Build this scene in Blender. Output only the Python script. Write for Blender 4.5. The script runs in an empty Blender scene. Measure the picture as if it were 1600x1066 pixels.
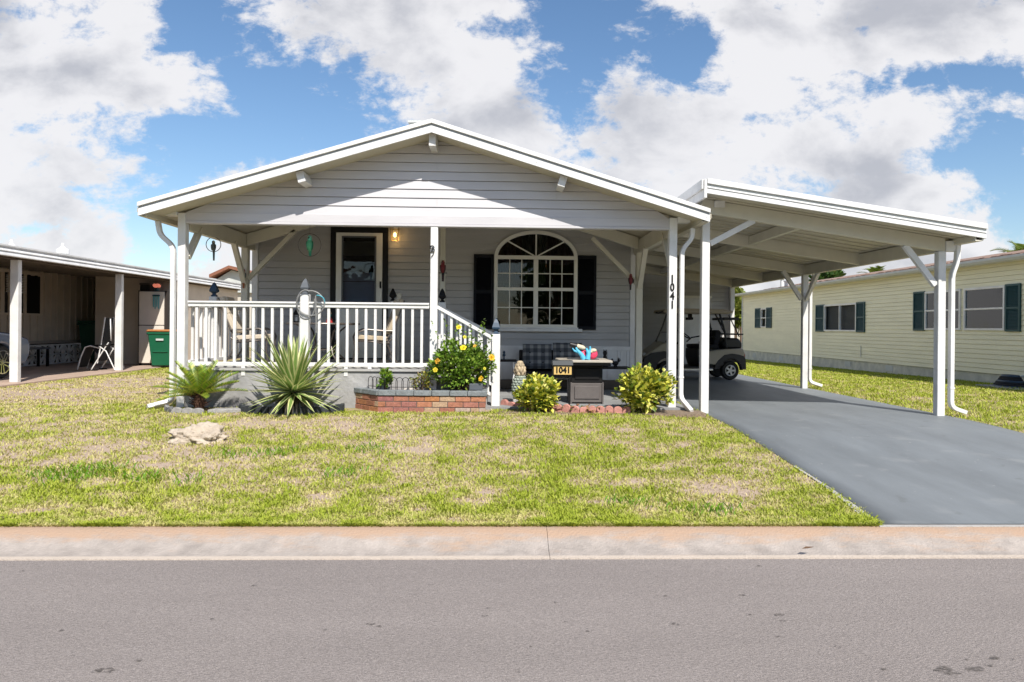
import bpy, bmesh, math, random
import numpy as np
from mathutils import Vector, Matrix, noise as mn
random.seed(7)
C = bpy.context.scene.collection
PI = math.pi
# ------------------------------------------------------------------ camera
F, YAW, ROLL, CX, CY, H = 1120., math.atan(.034), .009, 821., 511.4, 1.5   # pixels of the 1600 x 1066 photograph
cd = bpy.data.cameras.new('camera'); cam = bpy.data.objects.new('camera', cd); C.objects.link(cam)
cam.location = (0, 0, H)
f_ = Vector((math.sin(YAW), math.cos(YAW), 0)); r_ = Vector((math.cos(YAW), -math.sin(YAW), 0)); u_ = Vector((0, 0, 1))
rr = r_*math.cos(ROLL)+u_*math.sin(ROLL); uu = -r_*math.sin(ROLL)+u_*math.cos(ROLL)
cam.rotation_euler = Matrix((rr, uu, -f_)).transposed().to_euler()
cd.sensor_width = 36; cd.lens = F/1600*36
cd.shift_x = -(CX-800)/1600; cd.shift_y = (CY-533)/1600
cd.clip_start = .05; cd.clip_end = 2000
bpy.context.scene.camera = cam
_c, _s, _cr, _sr = math.cos(YAW), math.sin(YAW), math.cos(ROLL), math.sin(ROLL)
def ray(u, v):
    a, b = (u-CX)/F, -(v-CY)/F
    x = _cr*a-_sr*b; y = _sr*a+_cr*b
    return (x*_c+_s, _c-x*_s, y)
def aY(u, v, Y):
    d = ray(u, v); t = Y/d[1]; return Vector((d[0]*t, Y, H+d[2]*t))
def aX(u, v, X):
    d = ray(u, v); t = X/d[0]; return Vector((X, d[1]*t, H+d[2]*t))
def aZ(u, v, Z):
    d = ray(u, v); t = (Z-H)/d[2]; return Vector((d[0]*t, d[1]*t, Z))
# ------------------------------------------------------------------ light
sunv = Vector((.33, -.90, 1.0)).normalized()
EL = math.asin(sunv.z); AZ = math.atan2(sunv.x, sunv.y)
W = bpy.data.worlds.new('World'); bpy.context.scene.world = W; W.use_nodes = True
nt = W.node_tree; N = nt.nodes; L = nt.links; N.clear()
def node(t, **k):
    n = N.new(t)
    for a, b in k.items(): setattr(n, a, b)
    return n
def math_(op, a, b=None, c=None, clamp=False):
    n = node('ShaderNodeMath', operation=op, use_clamp=clamp)
    for i, x in enumerate((a, b, c)):
        if x is None: continue
        if isinstance(x, (int, float)): n.inputs[i].default_value = x
        else: L.new(x, n.inputs[i])
    return n.outputs[0]
sky = node('ShaderNodeTexSky', sky_type='NISHITA', sun_disc=False, sun_elevation=EL, sun_rotation=AZ, altitude=10, air_density=1.0, dust_density=.6, ozone_density=2.0)
tc = node('ShaderNodeTexCoord'); sp = node('ShaderNodeSeparateXYZ'); L.new(tc.outputs['Generated'], sp.inputs[0])
ay = math_('MAXIMUM', math_('ABSOLUTE', sp.outputs[1]), .25)
px = math_('DIVIDE', sp.outputs[0], ay); pz = math_('DIVIDE', sp.outputs[2], ay)
cb = node('ShaderNodeCombineXYZ'); L.new(px, cb.inputs[0]); L.new(pz, cb.inputs[1])
# clouds: fractal noise over the dome, thinned where there are openings of blue
def fbm(scale, detail, rough, dist=0., off=(0, 0, 0)):
    m = node('ShaderNodeMapping'); m.inputs['Location'].default_value = off; m.inputs['Scale'].default_value = (1, 1.5, 1)
    L.new(cb.outputs[0], m.inputs[0])
    n = node('ShaderNodeTexNoise'); n.inputs['Scale'].default_value = scale; n.inputs['Detail'].default_value = detail
    n.inputs['Roughness'].default_value = rough; n.inputs['Distortion'].default_value = dist
    L.new(m.outputs[0], n.inputs['Vector']); return n.outputs[0]
cov = .70
GAPS = [(325, 35, 55, 60, .9), (385, 125, 60, 60, .85), (330, 205, 60, 40, .5), (480, 165, 70, 45, .75), (430, 225, 130, 28, .8), (560, 195, 45, 45, .75), (300, 20, 40, 40, .8),
        (250, 195, 70, 24, .6), (310, 235, 40, 30, .7), (235, 355, 55, 60, .7), (180, 300, 60, 28, .5), (245, 420, 40, 40, .6), (420, 300, 90, 30, .5), (300, 300, 40, 40, .3),
        (905, 60, 45, 60, .75), (1030, 40, 40, 40, .6), (1060, 105, 50, 40, .8), (890, 150, 45, 45, .9), (980, 110, 60, 50, .4), (760, 45, 40, 12, .5), (550, 80, 25, 35, .35),
        (1500, 115, 110, 22, .75), (1560, 215, 70, 45, .8), (1470, 250, 60, 26, .7), (1410, 130, 50, 20, .35), (1580, 270, 40, 40, .8), (1275, 285, 60, 14, .6), (1590, 340, 35, 50, .75), (1100, 60, 30, 40, .3), (900, 15, 90, 18, .5)]
for (u, v, su, sv, a) in GAPS:
    d = ray(u, v); gx, gz = d[0]/d[1], d[2]/d[1]
    e1 = math_('DIVIDE', math_('SUBTRACT', px, gx), su/F*1.25); e2 = math_('DIVIDE', math_('SUBTRACT', pz, gz), sv/F*1.25)
    q = math_('ADD', math_('MULTIPLY', e1, e1), math_('MULTIPLY', e2, e2))
    g = math_('MULTIPLY', math_('POWER', 2.718, math_('MULTIPLY', q, -1.)), a*.55)
    cov = math_('SUBTRACT', cov, g)
n1 = fbm(6.2, 14, .66, .2, (1.3, .4, 0)); n2 = fbm(17., 10, .66, .2, (3, 1, 0))
fld = math_('ADD', cov, math_('ADD', math_('MULTIPLY', math_('SUBTRACT', n1, .5), 1.9), math_('MULTIPLY', math_('SUBTRACT', n2, .5), 1.15)))
mr = node('ShaderNodeMapRange', interpolation_type='SMOOTHSTEP'); L.new(fld, mr.inputs[0])
mr.inputs[1].default_value = .25; mr.inputs[2].default_value = .60
front = node('ShaderNodeMapRange', interpolation_type='SMOOTHSTEP'); L.new(math_('SUBTRACT', sp.outputs[1], math_('MULTIPLY', math_('MAXIMUM', math_('SUBTRACT', sp.outputs[2], .45), 0.), 1.2)), front.inputs[0])   # clear sky behind the camera and overhead, where the sun stands
front.inputs[1].default_value = -.25; front.inputs[2].default_value = .3; front.inputs[3].default_value = .12
mask = math_('MULTIPLY', math_('MULTIPLY', mr.outputs[0], .96), front.outputs[0])
thick = node('ShaderNodeMapRange', interpolation_type='SMOOTHSTEP'); L.new(math_('ADD', math_('ADD', cov, math_('MULTIPLY', math_('SUBTRACT', n1, .5), 1.0)), math_('MULTIPLY', math_('SUBTRACT', fbm(4.2, 7, .5, .3, (7, 3, 0)), .5), 3.0)), thick.inputs[0])
thick.inputs[1].default_value = .55; thick.inputs[2].default_value = 1.25
cc = node('ShaderNodeMixRGB'); L.new(thick.outputs[0], cc.inputs[0])
cc.inputs[1].default_value = (6.7, 6.65, 6.8, 1); cc.inputs[2].default_value = (3.9, 4.0, 4.4, 1)
hs = node('ShaderNodeHueSaturation'); hs.inputs['Saturation'].default_value = 1.12; hs.inputs['Value'].default_value = 1.08; L.new(sky.outputs[0], hs.inputs['Color'])
mx = node('ShaderNodeMixRGB'); L.new(mask, mx.inputs[0]); L.new(hs.outputs[0], mx.inputs[1]); L.new(cc.outputs[0], mx.inputs[2])
bg = node('ShaderNodeBackground'); bg.inputs['Strength'].default_value = .1; L.new(mx.outputs[0], bg.inputs['Color'])
wo = node('ShaderNodeOutputWorld'); L.new(bg.outputs[0], wo.inputs[0])
W.cycles.sampling_method = 'MANUAL'; W.cycles.sample_map_resolution = 512
sl = bpy.data.lights.new('sun', 'SUN'); sl.energy = 4.7; sl.angle = math.radians(.53); sl.color = (1, .95, .86)
so = bpy.data.objects.new('sun', sl); C.objects.link(so); so.rotation_euler = (-sunv).to_track_quat('-Z', 'Y').to_euler(); so.location = (0, 0, 30)
vs = bpy.context.scene.view_settings
vs.view_transform = 'Standard'; vs.look = 'None'; vs.exposure = .43; vs.gamma = 1; vs.use_curve_mapping = False
bpy.context.scene.cycles.max_bounces = 8; bpy.context.scene.cycles.transparent_max_bounces = 24
# ------------------------------------------------------------------ materials
def mat(name, col=(.5, .5, .5), rough=.6, var=.0, vs=4., bump=0., bs=30., metal=0., spec=.5, vcol=False, col2=None, detail=5., stretch=(1, 1, 1), trans=0., coat=0.):
    m = bpy.data.materials.new(name); m.use_nodes = True; t = m.node_tree; n = t.nodes; l = t.links
    b = n['Principled BSDF']; b.inputs['Roughness'].default_value = rough; b.inputs['Metallic'].default_value = metal
    b.inputs['Specular IOR Level'].default_value = spec
    if coat: b.inputs['Coat Weight'].default_value = coat
    geo = n.new('ShaderNodeNewGeometry'); mp = n.new('ShaderNodeMapping'); mp.inputs['Scale'].default_value = stretch; l.new(geo.outputs['Position'], mp.inputs[0])
    if vcol:
        a = n.new('ShaderNodeAttribute'); a.attribute_name = 'Col'; src = a.outputs['Color']
    else:
        a = n.new('ShaderNodeRGB'); a.outputs[0].default_value = (*col, 1); src = a.outputs[0]
    if var or col2:
        no = n.new('ShaderNodeTexNoise'); no.inputs['Scale'].default_value = vs; no.inputs['Detail'].default_value = detail; no.inputs['Roughness'].default_value = .62
        l.new(mp.outputs[0], no.inputs['Vector'])
        r = n.new('ShaderNodeMapRange'); l.new(no.outputs[0], r.inputs[0]); r.inputs[1].default_value = .3; r.inputs[2].default_value = .7
        x = n.new('ShaderNodeMixRGB')
        if col2:
            l.new(r.outputs[0], x.inputs[0]); l.new(src, x.inputs[1]); x.inputs[2].default_value = (*col2, 1)
        else:
            x.blend_type = 'MULTIPLY'; x.inputs[0].default_value = 1; l.new(src, x.inputs[1])
            r.inputs[3].default_value = 1-var; r.inputs[4].default_value = 1+var*.25
            l.new(r.outputs[0], x.inputs[2])
        src = x.outputs[0]
    l.new(src, b.inputs['Base Color'])
    if bump:
        nb = n.new('ShaderNodeTexNoise'); nb.inputs['Scale'].default_value = bs; nb.inputs['Detail'].default_value = 6; l.new(mp.outputs[0], nb.inputs['Vector'])
        bb = n.new('ShaderNodeBump'); bb.inputs['Strength'].default_value = bump; bb.inputs['Distance'].default_value = .02
        l.new(nb.outputs[0], bb.inputs['Height']); l.new(bb.outputs[0], b.inputs['Normal'])
    if trans:
        o = n['Material Output']; tr = n.new('ShaderNodeBsdfTranslucent'); l.new(src, tr.inputs[0]); ms = n.new('ShaderNodeMixShader'); ms.inputs[0].default_value = trans
        l.new(b.outputs[0], ms.inputs[1]); l.new(tr.outputs[0], ms.inputs[2]); l.new(ms.outputs[0], o.inputs[0])
    return m
def emis(name, col, s):
    m = bpy.data.materials.new(name); m.use_nodes = True; b = m.node_tree.nodes['Principled BSDF']
    b.inputs['Base Color'].default_value = (*col, 1); b.inputs['Emission Color'].default_value = (*col, 1); b.inputs['Emission Strength'].default_value = s; return m
def glass(name, tint=(.75, .8, .85), base=.06):
    m = bpy.data.materials.new(name); m.use_nodes = True; t = m.node_tree; n = t.nodes; l = t.links; n.clear()
    o = n.new('ShaderNodeOutputMaterial'); tr = n.new('ShaderNodeBsdfTransparent'); tr.inputs[0].default_value = (*tint, 1)
    gl = n.new('ShaderNodeBsdfGlossy'); gl.inputs['Roughness'].default_value = .02; fr = n.new('ShaderNodeFresnel'); fr.inputs[0].default_value = 1.5
    ad = n.new('ShaderNodeMath'); ad.operation = 'ADD'; ad.inputs[1].default_value = base; l.new(fr.outputs[0], ad.inputs[0])
    nb = n.new('ShaderNodeTexNoise'); nb.inputs['Scale'].default_value = 2.5; geo = n.new('ShaderNodeNewGeometry'); l.new(geo.outputs['Position'], nb.inputs['Vector'])
    bb = n.new('ShaderNodeBump'); bb.inputs['Strength'].default_value = .15; bb.inputs['Distance'].default_value = .02; l.new(nb.outputs[0], bb.inputs['Height']); l.new(bb.outputs[0], gl.inputs['Normal'])
    ms = n.new('ShaderNodeMixShader'); l.new(ad.outputs[0], ms.inputs[0]); l.new(tr.outputs[0], ms.inputs[1]); l.new(gl.outputs[0], ms.inputs[2]); l.new(ms.outputs[0], o.inputs[0]); return m
M = dict(
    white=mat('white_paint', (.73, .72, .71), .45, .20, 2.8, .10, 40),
    trim=mat('white_metal', (.76, .755, .75), .38, .20, 2.6, .03, 30),
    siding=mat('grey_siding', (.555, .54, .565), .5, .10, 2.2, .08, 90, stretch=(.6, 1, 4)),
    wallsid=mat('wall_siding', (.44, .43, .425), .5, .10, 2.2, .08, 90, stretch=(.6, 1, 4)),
    soffit=mat('soffit', (.54, .50, .40), .55, .14, 2.5, .05, 40),
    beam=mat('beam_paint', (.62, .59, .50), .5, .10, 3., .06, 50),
    roof=mat('roof_metal', (.70, .70, .69), .5, .2, 1.5),
    black=mat('black_paint', (.006, .0055, .006), .5, .1, 6, spec=.3),
    shutter=mat('black_shutter', (.006, .007, .011), .6, spec=.2),
    green_sh=mat('green_shutter', (.007, .055, .062), .5),
    navy=mat('navy_paint', (.018, .045, .085), .4),
    capgrey=mat('grey_cap', (.085, .095, .11), .5, .1, 12),
    dark=mat('dark_interior', (.012, .010, .010), .8),
    concrete=mat('concrete', (.40, .39, .38), .85, .22, 2.4, .35, 45),
    stucco=mat('grey_stucco', (.35, .345, .345), .85, .30, 1.8, .7, 14, col2=None),
    brickv=mat('brick', rough=.85, var=.35, vs=25, bump=.5, bs=70, vcol=True),
    mortar=mat('mortar', (.10, .09, .085), .95, .2, 30, .3, 80),
    capstone=mat('cap_stone', (.21, .23, .24), .85, .35, 14, .5, 60),
    vcol=mat('painted', rough=.5, vcol=True, var=.12, vs=30),
    vmat=mat('matte_mixed', rough=.85, vcol=True, var=.2, vs=25, bump=.3, bs=50),
    leaf=mat('leaf', rough=.45, vcol=True, var=.12, vs=9, trans=.22, spec=.4),
    petal=mat('petal', rough=.6, vcol=True, trans=.3),
    grass=mat('grass_blades', rough=.6, vcol=True, trans=.3, spec=.2),
    bark=mat('bark', (.10, .065, .04), .9, .4, 20, .7, 40),
    rock=mat('coral_rock', (.55, .47, .38), .95, col2=(.33, .27, .21), vs=9, bump=1., bs=28, detail=9),
    tan=mat('tan_siding', (.60, .51, .42), .6, .14, 2.),
    tanl=mat('tan_wall', (.64, .54, .44), .6, .10, 2.),
    yellow=mat('yellow_siding', (.80, .765, .56), .5, .10, 1.6, stretch=(1, .5, 3)),
    skirt_y=mat('pale_skirt', (.66, .64, .55), .85, col2=(.42, .42, .37), vs=3.5, bump=.3, bs=40),
    shingle=mat('shingle', (.34, .22, .17), .95, col2=(.17, .12, .10), vs=16, bump=.6, bs=40),
    gutterg=mat('grey_gutter', (.50, .52, .51), .5, .1, 3),
    slab=mat('neighbour_slab', (.46, .34, .27), .85, .25, 1.6, .2, 50),
    binc=mat('green_plastic', (.003, .10, .045), .45, .08, 8),
    bind=mat('dark_green_plastic', (.004, .05, .025), .45),
    lid=mat('brown_lid', (.42, .17, .055), .5, .1, 10),
    cabinet=mat('cabinet_grey', (.66, .61, .54), .5, .06, 5),
    steel=mat('steel', (.55, .56, .58), .25, metal=.9),
    chrome=mat('chrome', (.75, .76, .78), .12, metal=1.),
    bronze=mat('bronze_tube', (.10, .085, .075), .35, metal=.3),
    rubber=mat('rubber', (.018, .018, .018), .8, .1, 30),
    cartblk=mat('cart_plastic', (.012, .012, .014), .45),
    cream=mat('cart_paint', (.34, .31, .255), .28, .04, 6, coat=.5),
    carblue=mat('car_paint', (.10, .14, .22), .2, coat=.8, spec=.6),
    tread=mat('cart_roof', (.42, .36, .28), .5, .1, 4),
    fabric=mat('cream_fabric', rough=.9, vcol=True, bump=.2, bs=120),
    blackfab=mat('black_fabric', (.012, .013, .018), .9),
    wicker=mat('dark_wicker', (.02, .018, .018), .7, bump=.6, bs=140),
    greybox=mat('grey_brown_panel', (.12, .105, .10), .55, .15, 8, .1, 60),
    topslab=mat('table_tile', (.44, .40, .34), .45, .15, 12),
    plate=mat('tan_plate', (.62, .42, .15), .5, .06, 8),
    glass=glass('window_glass', (.6, .65, .7), .0), thinglass=glass('clear_glass', (.95, .97, .97), .0),
    blueglass=glass('blue_glass', (.6, .75, .85), .04),
    pink=mat('terracotta_scallop', (.52, .24, .20), .9, .3, 14, .4, 50),
    greysc=mat('grey_scallop', (.33, .32, .31), .9, .35, 14, .4, 50),
    darksc=mat('dark_edging', (.035, .04, .045), .9, .3, 14, .4, 50),
    mulch=mat('red_mulch', (.12, .05, .035), .95, .6, 35, 1., 60),
    palefar=mat('far_wall', (.48, .44, .38), .7, .1, 2), brownroof=mat('brown_roof', (.24, .10, .06), .9, .3, 5),
    hose=mat('hose', (.20, .20, .20), .5, .2, 20),
    curtain=mat('curtain_red', (.10, .012, .01), .9), curtain2=mat('curtain_olive', (.10, .09, .05), .9),
    ivory=mat('ivory_door', (.76, .74, .68), .4, .05, 4), doorin=mat('door_panel', (.66, .74, .82), .5, .15, 4),
)
# ------------------------------------------------------------------ mesh helpers
def org(o):
    while o is not None and o.parent is not None: o = o.parent
    return Vector(o.location) if o is not None else Vector((0, 0, 0))
class MB:
    def __init__(s, col=None): s.v = []; s.f = []; s.c = []; s.m = []; s.col = col or (.5, .5, .5); s.mi = 0
    def add(s, vs, fs, col=None):
        b = len(s.v); s.v += [tuple(x) for x in vs]
        for f in fs: s.f.append(tuple(b+i for i in f)); s.c.append(col or s.col); s.m.append(s.mi)
        return s
    def box(s, x0, x1, y0, y1, z0, z1, col=None):
        return s.add([(x0, y0, z0), (x1, y0, z0), (x1, y1, z0), (x0, y1, z0), (x0, y0, z1), (x1, y0, z1), (x1, y1, z1), (x0, y1, z1)],
                     [(0, 3, 2, 1), (4, 5, 6, 7), (0, 1, 5, 4), (1, 2, 6, 5), (2, 3, 7, 6), (3, 0, 4, 7)], col)
    def frame(s, pts, ref=None):
        out = []; n = len(pts); pts = [Vector(p) for p in pts]; prev = None
        for i in range(n):
            t = (pts[min(i+1, n-1)]-pts[max(i-1, 0)]).normalized()
            if prev is None:
                a = Vector(ref) if ref else (Vector((0, 0, 1)) if abs(t.z) < .9 else Vector((0, 1, 0)))
            else: a = prev
            x = (a-t*a.dot(t)).normalized(); prev = x; out.append((pts[i], x, t.cross(x)))
        return out
    def sweep(s, pts, hw, hh, ref=(0, 1, 0), col=None):   # rectangular section; hw along ref
        fr = s.frame(pts, ref); b = len(s.v); n = len(fr)
        for p, x, y in fr:
            for a, c in ((-1, -1), (1, -1), (1, 1), (-1, 1)): s.v.append(tuple(p+x*a*hw+y*c*hh))
        fs = [(i*4+k, i*4+(k+1) % 4, i*4+4+(k+1) % 4, i*4+4+k) for i in range(n-1) for k in range(4)]+[(3, 2, 1, 0), tuple((n-1)*4+k for k in range(4))]
        for f in fs: s.f.append(tuple(b+i for i in f)); s.c.append(col or s.col); s.m.append(s.mi)
        return s
    def bar(s, a, b, hw, hh=None, ref=(0, 1, 0), col=None): return s.sweep([a, b], hw, hh or hw, ref, col)
    def tube(s, pts, r, seg=8, col=None, close=False):
        if close: pts = list(pts)+[pts[0], pts[1]]
        fr = s.frame(pts); b = len(s.v); n = len(fr)
        for i, (p, x, y) in enumerate(fr):
            q = r[min(i, len(r)-1)] if isinstance(r, (list, tuple)) else r
            for k in range(seg): a = 2*PI*k/seg; s.v.append(tuple(p+x*math.cos(a)*q+y*math.sin(a)*q))
        fs = [(i*seg+k, i*seg+(k+1) % seg, (i+1)*seg+(k+1) % seg, (i+1)*seg+k) for i in range(n-1) for k in range(seg)]
        fs += [tuple(range(seg))[::-1], tuple((n-1)*seg+k for k in range(seg))]
        for f in fs: s.f.append(tuple(b+i for i in f)); s.c.append(col or s.col); s.m.append(s.mi)
        return s
    def lathe(s, prof, c=(0, 0, 0), seg=16, axis='z', col=None, rot0=0.):
        b = len(s.v); n = len(prof)
        for r, h in prof:
            for k in range(seg):
                a = 2*PI*k/seg+rot0; x, y = r*math.cos(a), r*math.sin(a)
                p = {'z': (x, y, h), 'y': (x, h, y), 'x': (h, x, y)}[axis]
                s.v.append((c[0]+p[0], c[1]+p[1], c[2]+p[2]))
        fs = [(i*seg+k, i*seg+(k+1) % seg, (i+1)*seg+(k+1) % seg, (i+1)*seg+k) for i in range(n-1) for k in range(seg)]
        fs += [tuple(range(seg))[::-1], tuple((n-1)*seg+k for k in range(seg))]
        for f in fs: s.f.append(tuple(b+i for i in f)); s.c.append(col or s.col); s.m.append(s.mi)
        return s
    def ball(s, c, r, seg=12, rings=8, col=None, rot=None):
        r = (r, r, r) if isinstance(r, (int, float)) else r; R = rot or Matrix.Identity(3)
        b = len(s.v)
        for i in range(rings+1):
            th = PI*i/rings
            for k in range(seg):
                a = 2*PI*k/seg; p = R @ Vector((r[0]*math.sin(th)*math.cos(a), r[1]*math.sin(th)*math.sin(a), -r[2]*math.cos(th)))
                s.v.append((c[0]+p.x, c[1]+p.y, c[2]+p.z))
        for i in range(rings):
            for k in range(seg):
                s.f.append((b+i*seg+k, b+i*seg+(k+1) % seg, b+(i+1)*seg+(k+1) % seg, b+(i+1)*seg+k)); s.c.append(col or s.col); s.m.append(s.mi)
        return s
    def prism(s, poly, a0, a1, axis='y', col=None):    # poly in the plane across axis
        n = len(poly)
        P = lambda p, a: {'y': (p[0], a, p[1]), 'x': (a, p[0], p[1]), 'z': (p[0], p[1], a)}[axis]
        vs = [P(p, a0) for p in poly]+[P(p, a1) for p in poly]
        fs = [tuple(range(n)), tuple(range(2*n-1, n-1, -1))]+[(i, (i+1) % n+0, (i+1) % n+n, i+n)[::-1] for i in range(n)]
        return s.add(vs, fs, col)
    def build(s, name, m, parent=None, bevel=0., smooth=False, local=False, seg=1):
        me = bpy.data.meshes.new(name); o = org(parent) if (parent is not None and not local) else Vector((0, 0, 0))
        me.from_pydata([(x-o.x, y-o.y, z-o.z) for x, y, z in s.v], [], s.f)
        ms = m if isinstance(m, (list, tuple)) else [m]
        for k in ms: me.materials.append(k if not isinstance(k, str) else M[k])
        if len(ms) > 1: me.polygons.foreach_set('material_index', s.m)
        ca = me.color_attributes.new('Col', 'FLOAT_COLOR', 'CORNER')
        arr = []
        for f, c in zip(s.f, s.c): arr += [(c[0], c[1], c[2], 1.)]*len(f)
        ca.data.foreach_set('color', np.array(arr, dtype=np.float32).ravel())
        bm = bmesh.new(); bm.from_mesh(me)
        if len(s.f) < 30000: bmesh.ops.recalc_face_normals(bm, faces=bm.faces)
        if smooth:
            for e in bm.edges: e.smooth = len(e.link_faces) != 2 or e.calc_face_angle(0) < math.radians(38)
        bm.to_mesh(me); bm.free()
        if smooth: me.polygons.foreach_set('use_smooth', [True]*len(me.polygons))
        me.update()
        ob = bpy.data.objects.new(name, me); C.objects.link(ob); ob.parent = parent
        if bevel:
            b = ob.modifiers.new('bevel', 'BEVEL'); b.width = bevel; b.segments = seg; b.limit_method = 'ANGLE'; b.angle_limit = math.radians(40)
        return ob
def tag(o, label, cat, group=None, kind=None):
    o['label'] = label; o['category'] = cat
    if group: o['group'] = group
    if kind: o['kind'] = kind
    return o
def thing(name, label, cat, loc=(0, 0, 0), rz=0., group=None):
    o = bpy.data.objects.new(name, None); C.objects.link(o); o.location = loc; o.rotation_euler.z = rz; o.empty_display_size = .1
    return tag(o, label, cat, group)
def structure(o): o['kind'] = 'structure'; return o
KIDS = {}
def copy_tree(o, parent=None, label=None):
    c = o.copy(); C.objects.link(c); c.parent = parent
    for ch in list(o.children): copy_tree(ch, c)
    if label: c['label'] = label
    return c
def lerp(a, b, t): return a+(b-a)*t
def sm(t): t = max(0, min(1, t)); return t*t*(3-2*t)
# ------------------------------------------------------------------ ground
def g(x, y):
    base = .36-.08*sm((x-1.5)/2.)          # lower by the driveway
    z = .1+(base-.1)*sm((y-5.)/4.6)
    if x > 7 and y > 12: z -= .013*(y-12)*sm((x-7)/3)
    if x < -6: z -= .0
    return max(z, -.3)
def sheet(name, xs, ys, zf, m, parent=None):
    vs = [(x, y, zf(x, y)) for y in ys for x in xs]; nx = len(xs)
    fs = [(j*nx+i, j*nx+i+1, (j+1)*nx+i+1, (j+1)*nx+i) for j in range(len(ys)-1) for i in range(nx-1)]
    return MB().add(vs, fs).build(name, m, parent, smooth=True)
def patch(x, y):   # bare, dry ground between the tufts: 0 lush .. 1 bare
    a = mn.fractal(Vector((x*.75+3.1, y*1.1+1.7, 0)), .7, 2.1, 5)
    b = mn.fractal(Vector((x*3.1, y*3.6, 5.)), .5, 2.1, 4)
    v = .37+a*.20+b*.46
    for (cx, cy, rx, ry, w) in ((-4.0, 7.3, 1.2, .5, .35), (-2.2, 8.6, 1.3, .35, .45), (-3.0, 6.6, 1.4, .4, .25), (-7.4, 11.4, 3.0, 1.5, .55), (-7.2, 14.5, 1.7, 2., .6), (-.9, 7.6, .6, .4, .3), (2.0, 6.3, .5, .7, .25), (-5.3, 8.6, 1.0, .6, .2)):
        q = ((x-cx)/rx)**2+((y-cy)/ry)**2
        if q < 5: v += w*math.exp(-q)
    if x > 6.3: v -= .05
    if x > 11.2: v -= .2
    return v
def ground_mat():
    m = bpy.data.materials.new('lawn_soil'); m.use_nodes = True; t = m.node_tree; n = t.nodes; l = t.links; b = n['Principled BSDF']; b.inputs['Roughness'].default_value = .95; b.inputs['Specular IOR Level'].default_value = .1
    geo = n.new('ShaderNodeNewGeometry')
    def nz(s, d, r=.6):
        q = n.new('ShaderNodeTexNoise'); q.inputs['Scale'].default_value = s; q.inputs['Detail'].default_value = d; q.inputs['Roughness'].default_value = r; l.new(geo.outputs['Position'], q.inputs['Vector']); return q.outputs[0]
    a = n.new('ShaderNodeAttribute'); a.attribute_name = 'patch'
    ad = n.new('ShaderNodeMath'); ad.operation = 'MULTIPLY_ADD'; l.new(nz(14, 6), ad.inputs[0]); ad.inputs[1].default_value = .9; l.new(a.outputs['Fac'], ad.inputs[2])
    cr = n.new('ShaderNodeValToRGB'); e = cr.color_ramp.elements
    e[0].position = .45; e[0].color = (.22, .22, .05, 1); e[1].position = 1.25 if False else 1.; e[1].color = (.47, .365, .29, 1)
    x = e.new(.72); x.color = (.36, .32, .15, 1)
    x = e.new(.86); x.color = (.42, .32, .22, 1)
    l.new(ad.outputs[0], cr.inputs[0])
    mu = n.new('ShaderNodeMixRGB'); mu.blend_type = 'MULTIPLY'; mu.inputs[0].default_value = 1; l.new(cr.outputs[0], mu.inputs[1])
    r = n.new('ShaderNodeMapRange'); l.new(nz(90, 4), r.inputs[0]); r.inputs[1].default_value = .3; r.inputs[2].default_value = .7; r.inputs[3].default_value = .7; r.inputs[4].default_value = 1.2; l.new(r.outputs[0], mu.inputs[2])
    l.new(mu.outputs[0], b.inputs['Base Color'])
    bb = n.new('ShaderNodeBump'); bb.inputs['Strength'].default_value = .9; bb.inputs['Distance'].default_value = .03; l.new(nz(45, 6), bb.inputs['Height']); l.new(bb.outputs[0], b.inputs['Normal'])
    return m
def frange(a, b, s):
    n = max(1, int(round((b-a)/s))); return [a+(b-a)*i/n for i in range(n+1)]
xs = [-300, -150, -80, -45, -30, -22]+frange(-16, 16, .12)+[22, 30, 45, 80, 150, 300]
ys = frange(5.0, 22, .12)+[23, 25, 28, 32, 37, 45, 60, 90, 150, 400]
lawn = sheet('lawn', xs, ys, g, ground_mat()); structure(lawn)
at_ = lawn.data.attributes.new('patch', 'FLOAT', 'POINT')
at_.data.foreach_set('value', np.array([patch(x, y) for y in ys for x in xs], dtype=np.float32))
# road
def road_mat():
    m = mat('asphalt', (.29, .257, .245), .9, .12, .8, .8, 120, spec=.2, stretch=(.35, 1.6, 1)); t = m.node_tree; n = t.nodes; l = t.links; b = n['Principled BSDF']
    src = b.inputs['Base Color'].links[0].from_socket; geo = n.new('ShaderNodeNewGeometry')
    w = n.new('ShaderNodeTexVoronoi'); w.inputs['Scale'].default_value = 260; l.new(geo.outputs['Position'], w.inputs['Vector'])
    r = n.new('ShaderNodeMapRange'); l.new(w.outputs['Color'], r.inputs[0]); r.inputs[3].default_value = .66; r.inputs[4].default_value = 1.36
    x = n.new('ShaderNodeMixRGB'); x.blend_type = 'MULTIPLY'; x.inputs[0].default_value = 1; l.new(src, x.inputs[1]); l.new(r.outputs[0], x.inputs[2])
    no = n.new('ShaderNodeTexNoise'); no.inputs['Scale'].default_value = 2.6; no.inputs['Detail'].default_value = 5; mp = n.new('ShaderNodeMapping'); mp.inputs['Scale'].default_value = (1, 2.2, 1); mp.inputs['Location'].default_value = (4.3, 2.2, 0)
    l.new(geo.outputs['Position'], mp.inputs[0]); l.new(mp.outputs[0], no.inputs['Vector'])
    r2 = n.new('ShaderNodeMapRange'); r2.interpolation_type = 'SMOOTHSTEP'; l.new(no.outputs[0], r2.inputs[0]); r2.inputs[1].default_value = .70; r2.inputs[2].default_value = .74; r2.inputs[3].default_value = 1; r2.inputs[4].default_value = .5
    y = n.new('ShaderNodeMixRGB'); y.blend_type = 'MULTIPLY'; y.inputs[0].default_value = 1; l.new(x.outputs[0], y.inputs[1]); l.new(r2.outputs[0], y.inputs[2]); l.new(y.outputs[0], b.inputs['Base Color']); return m
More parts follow.
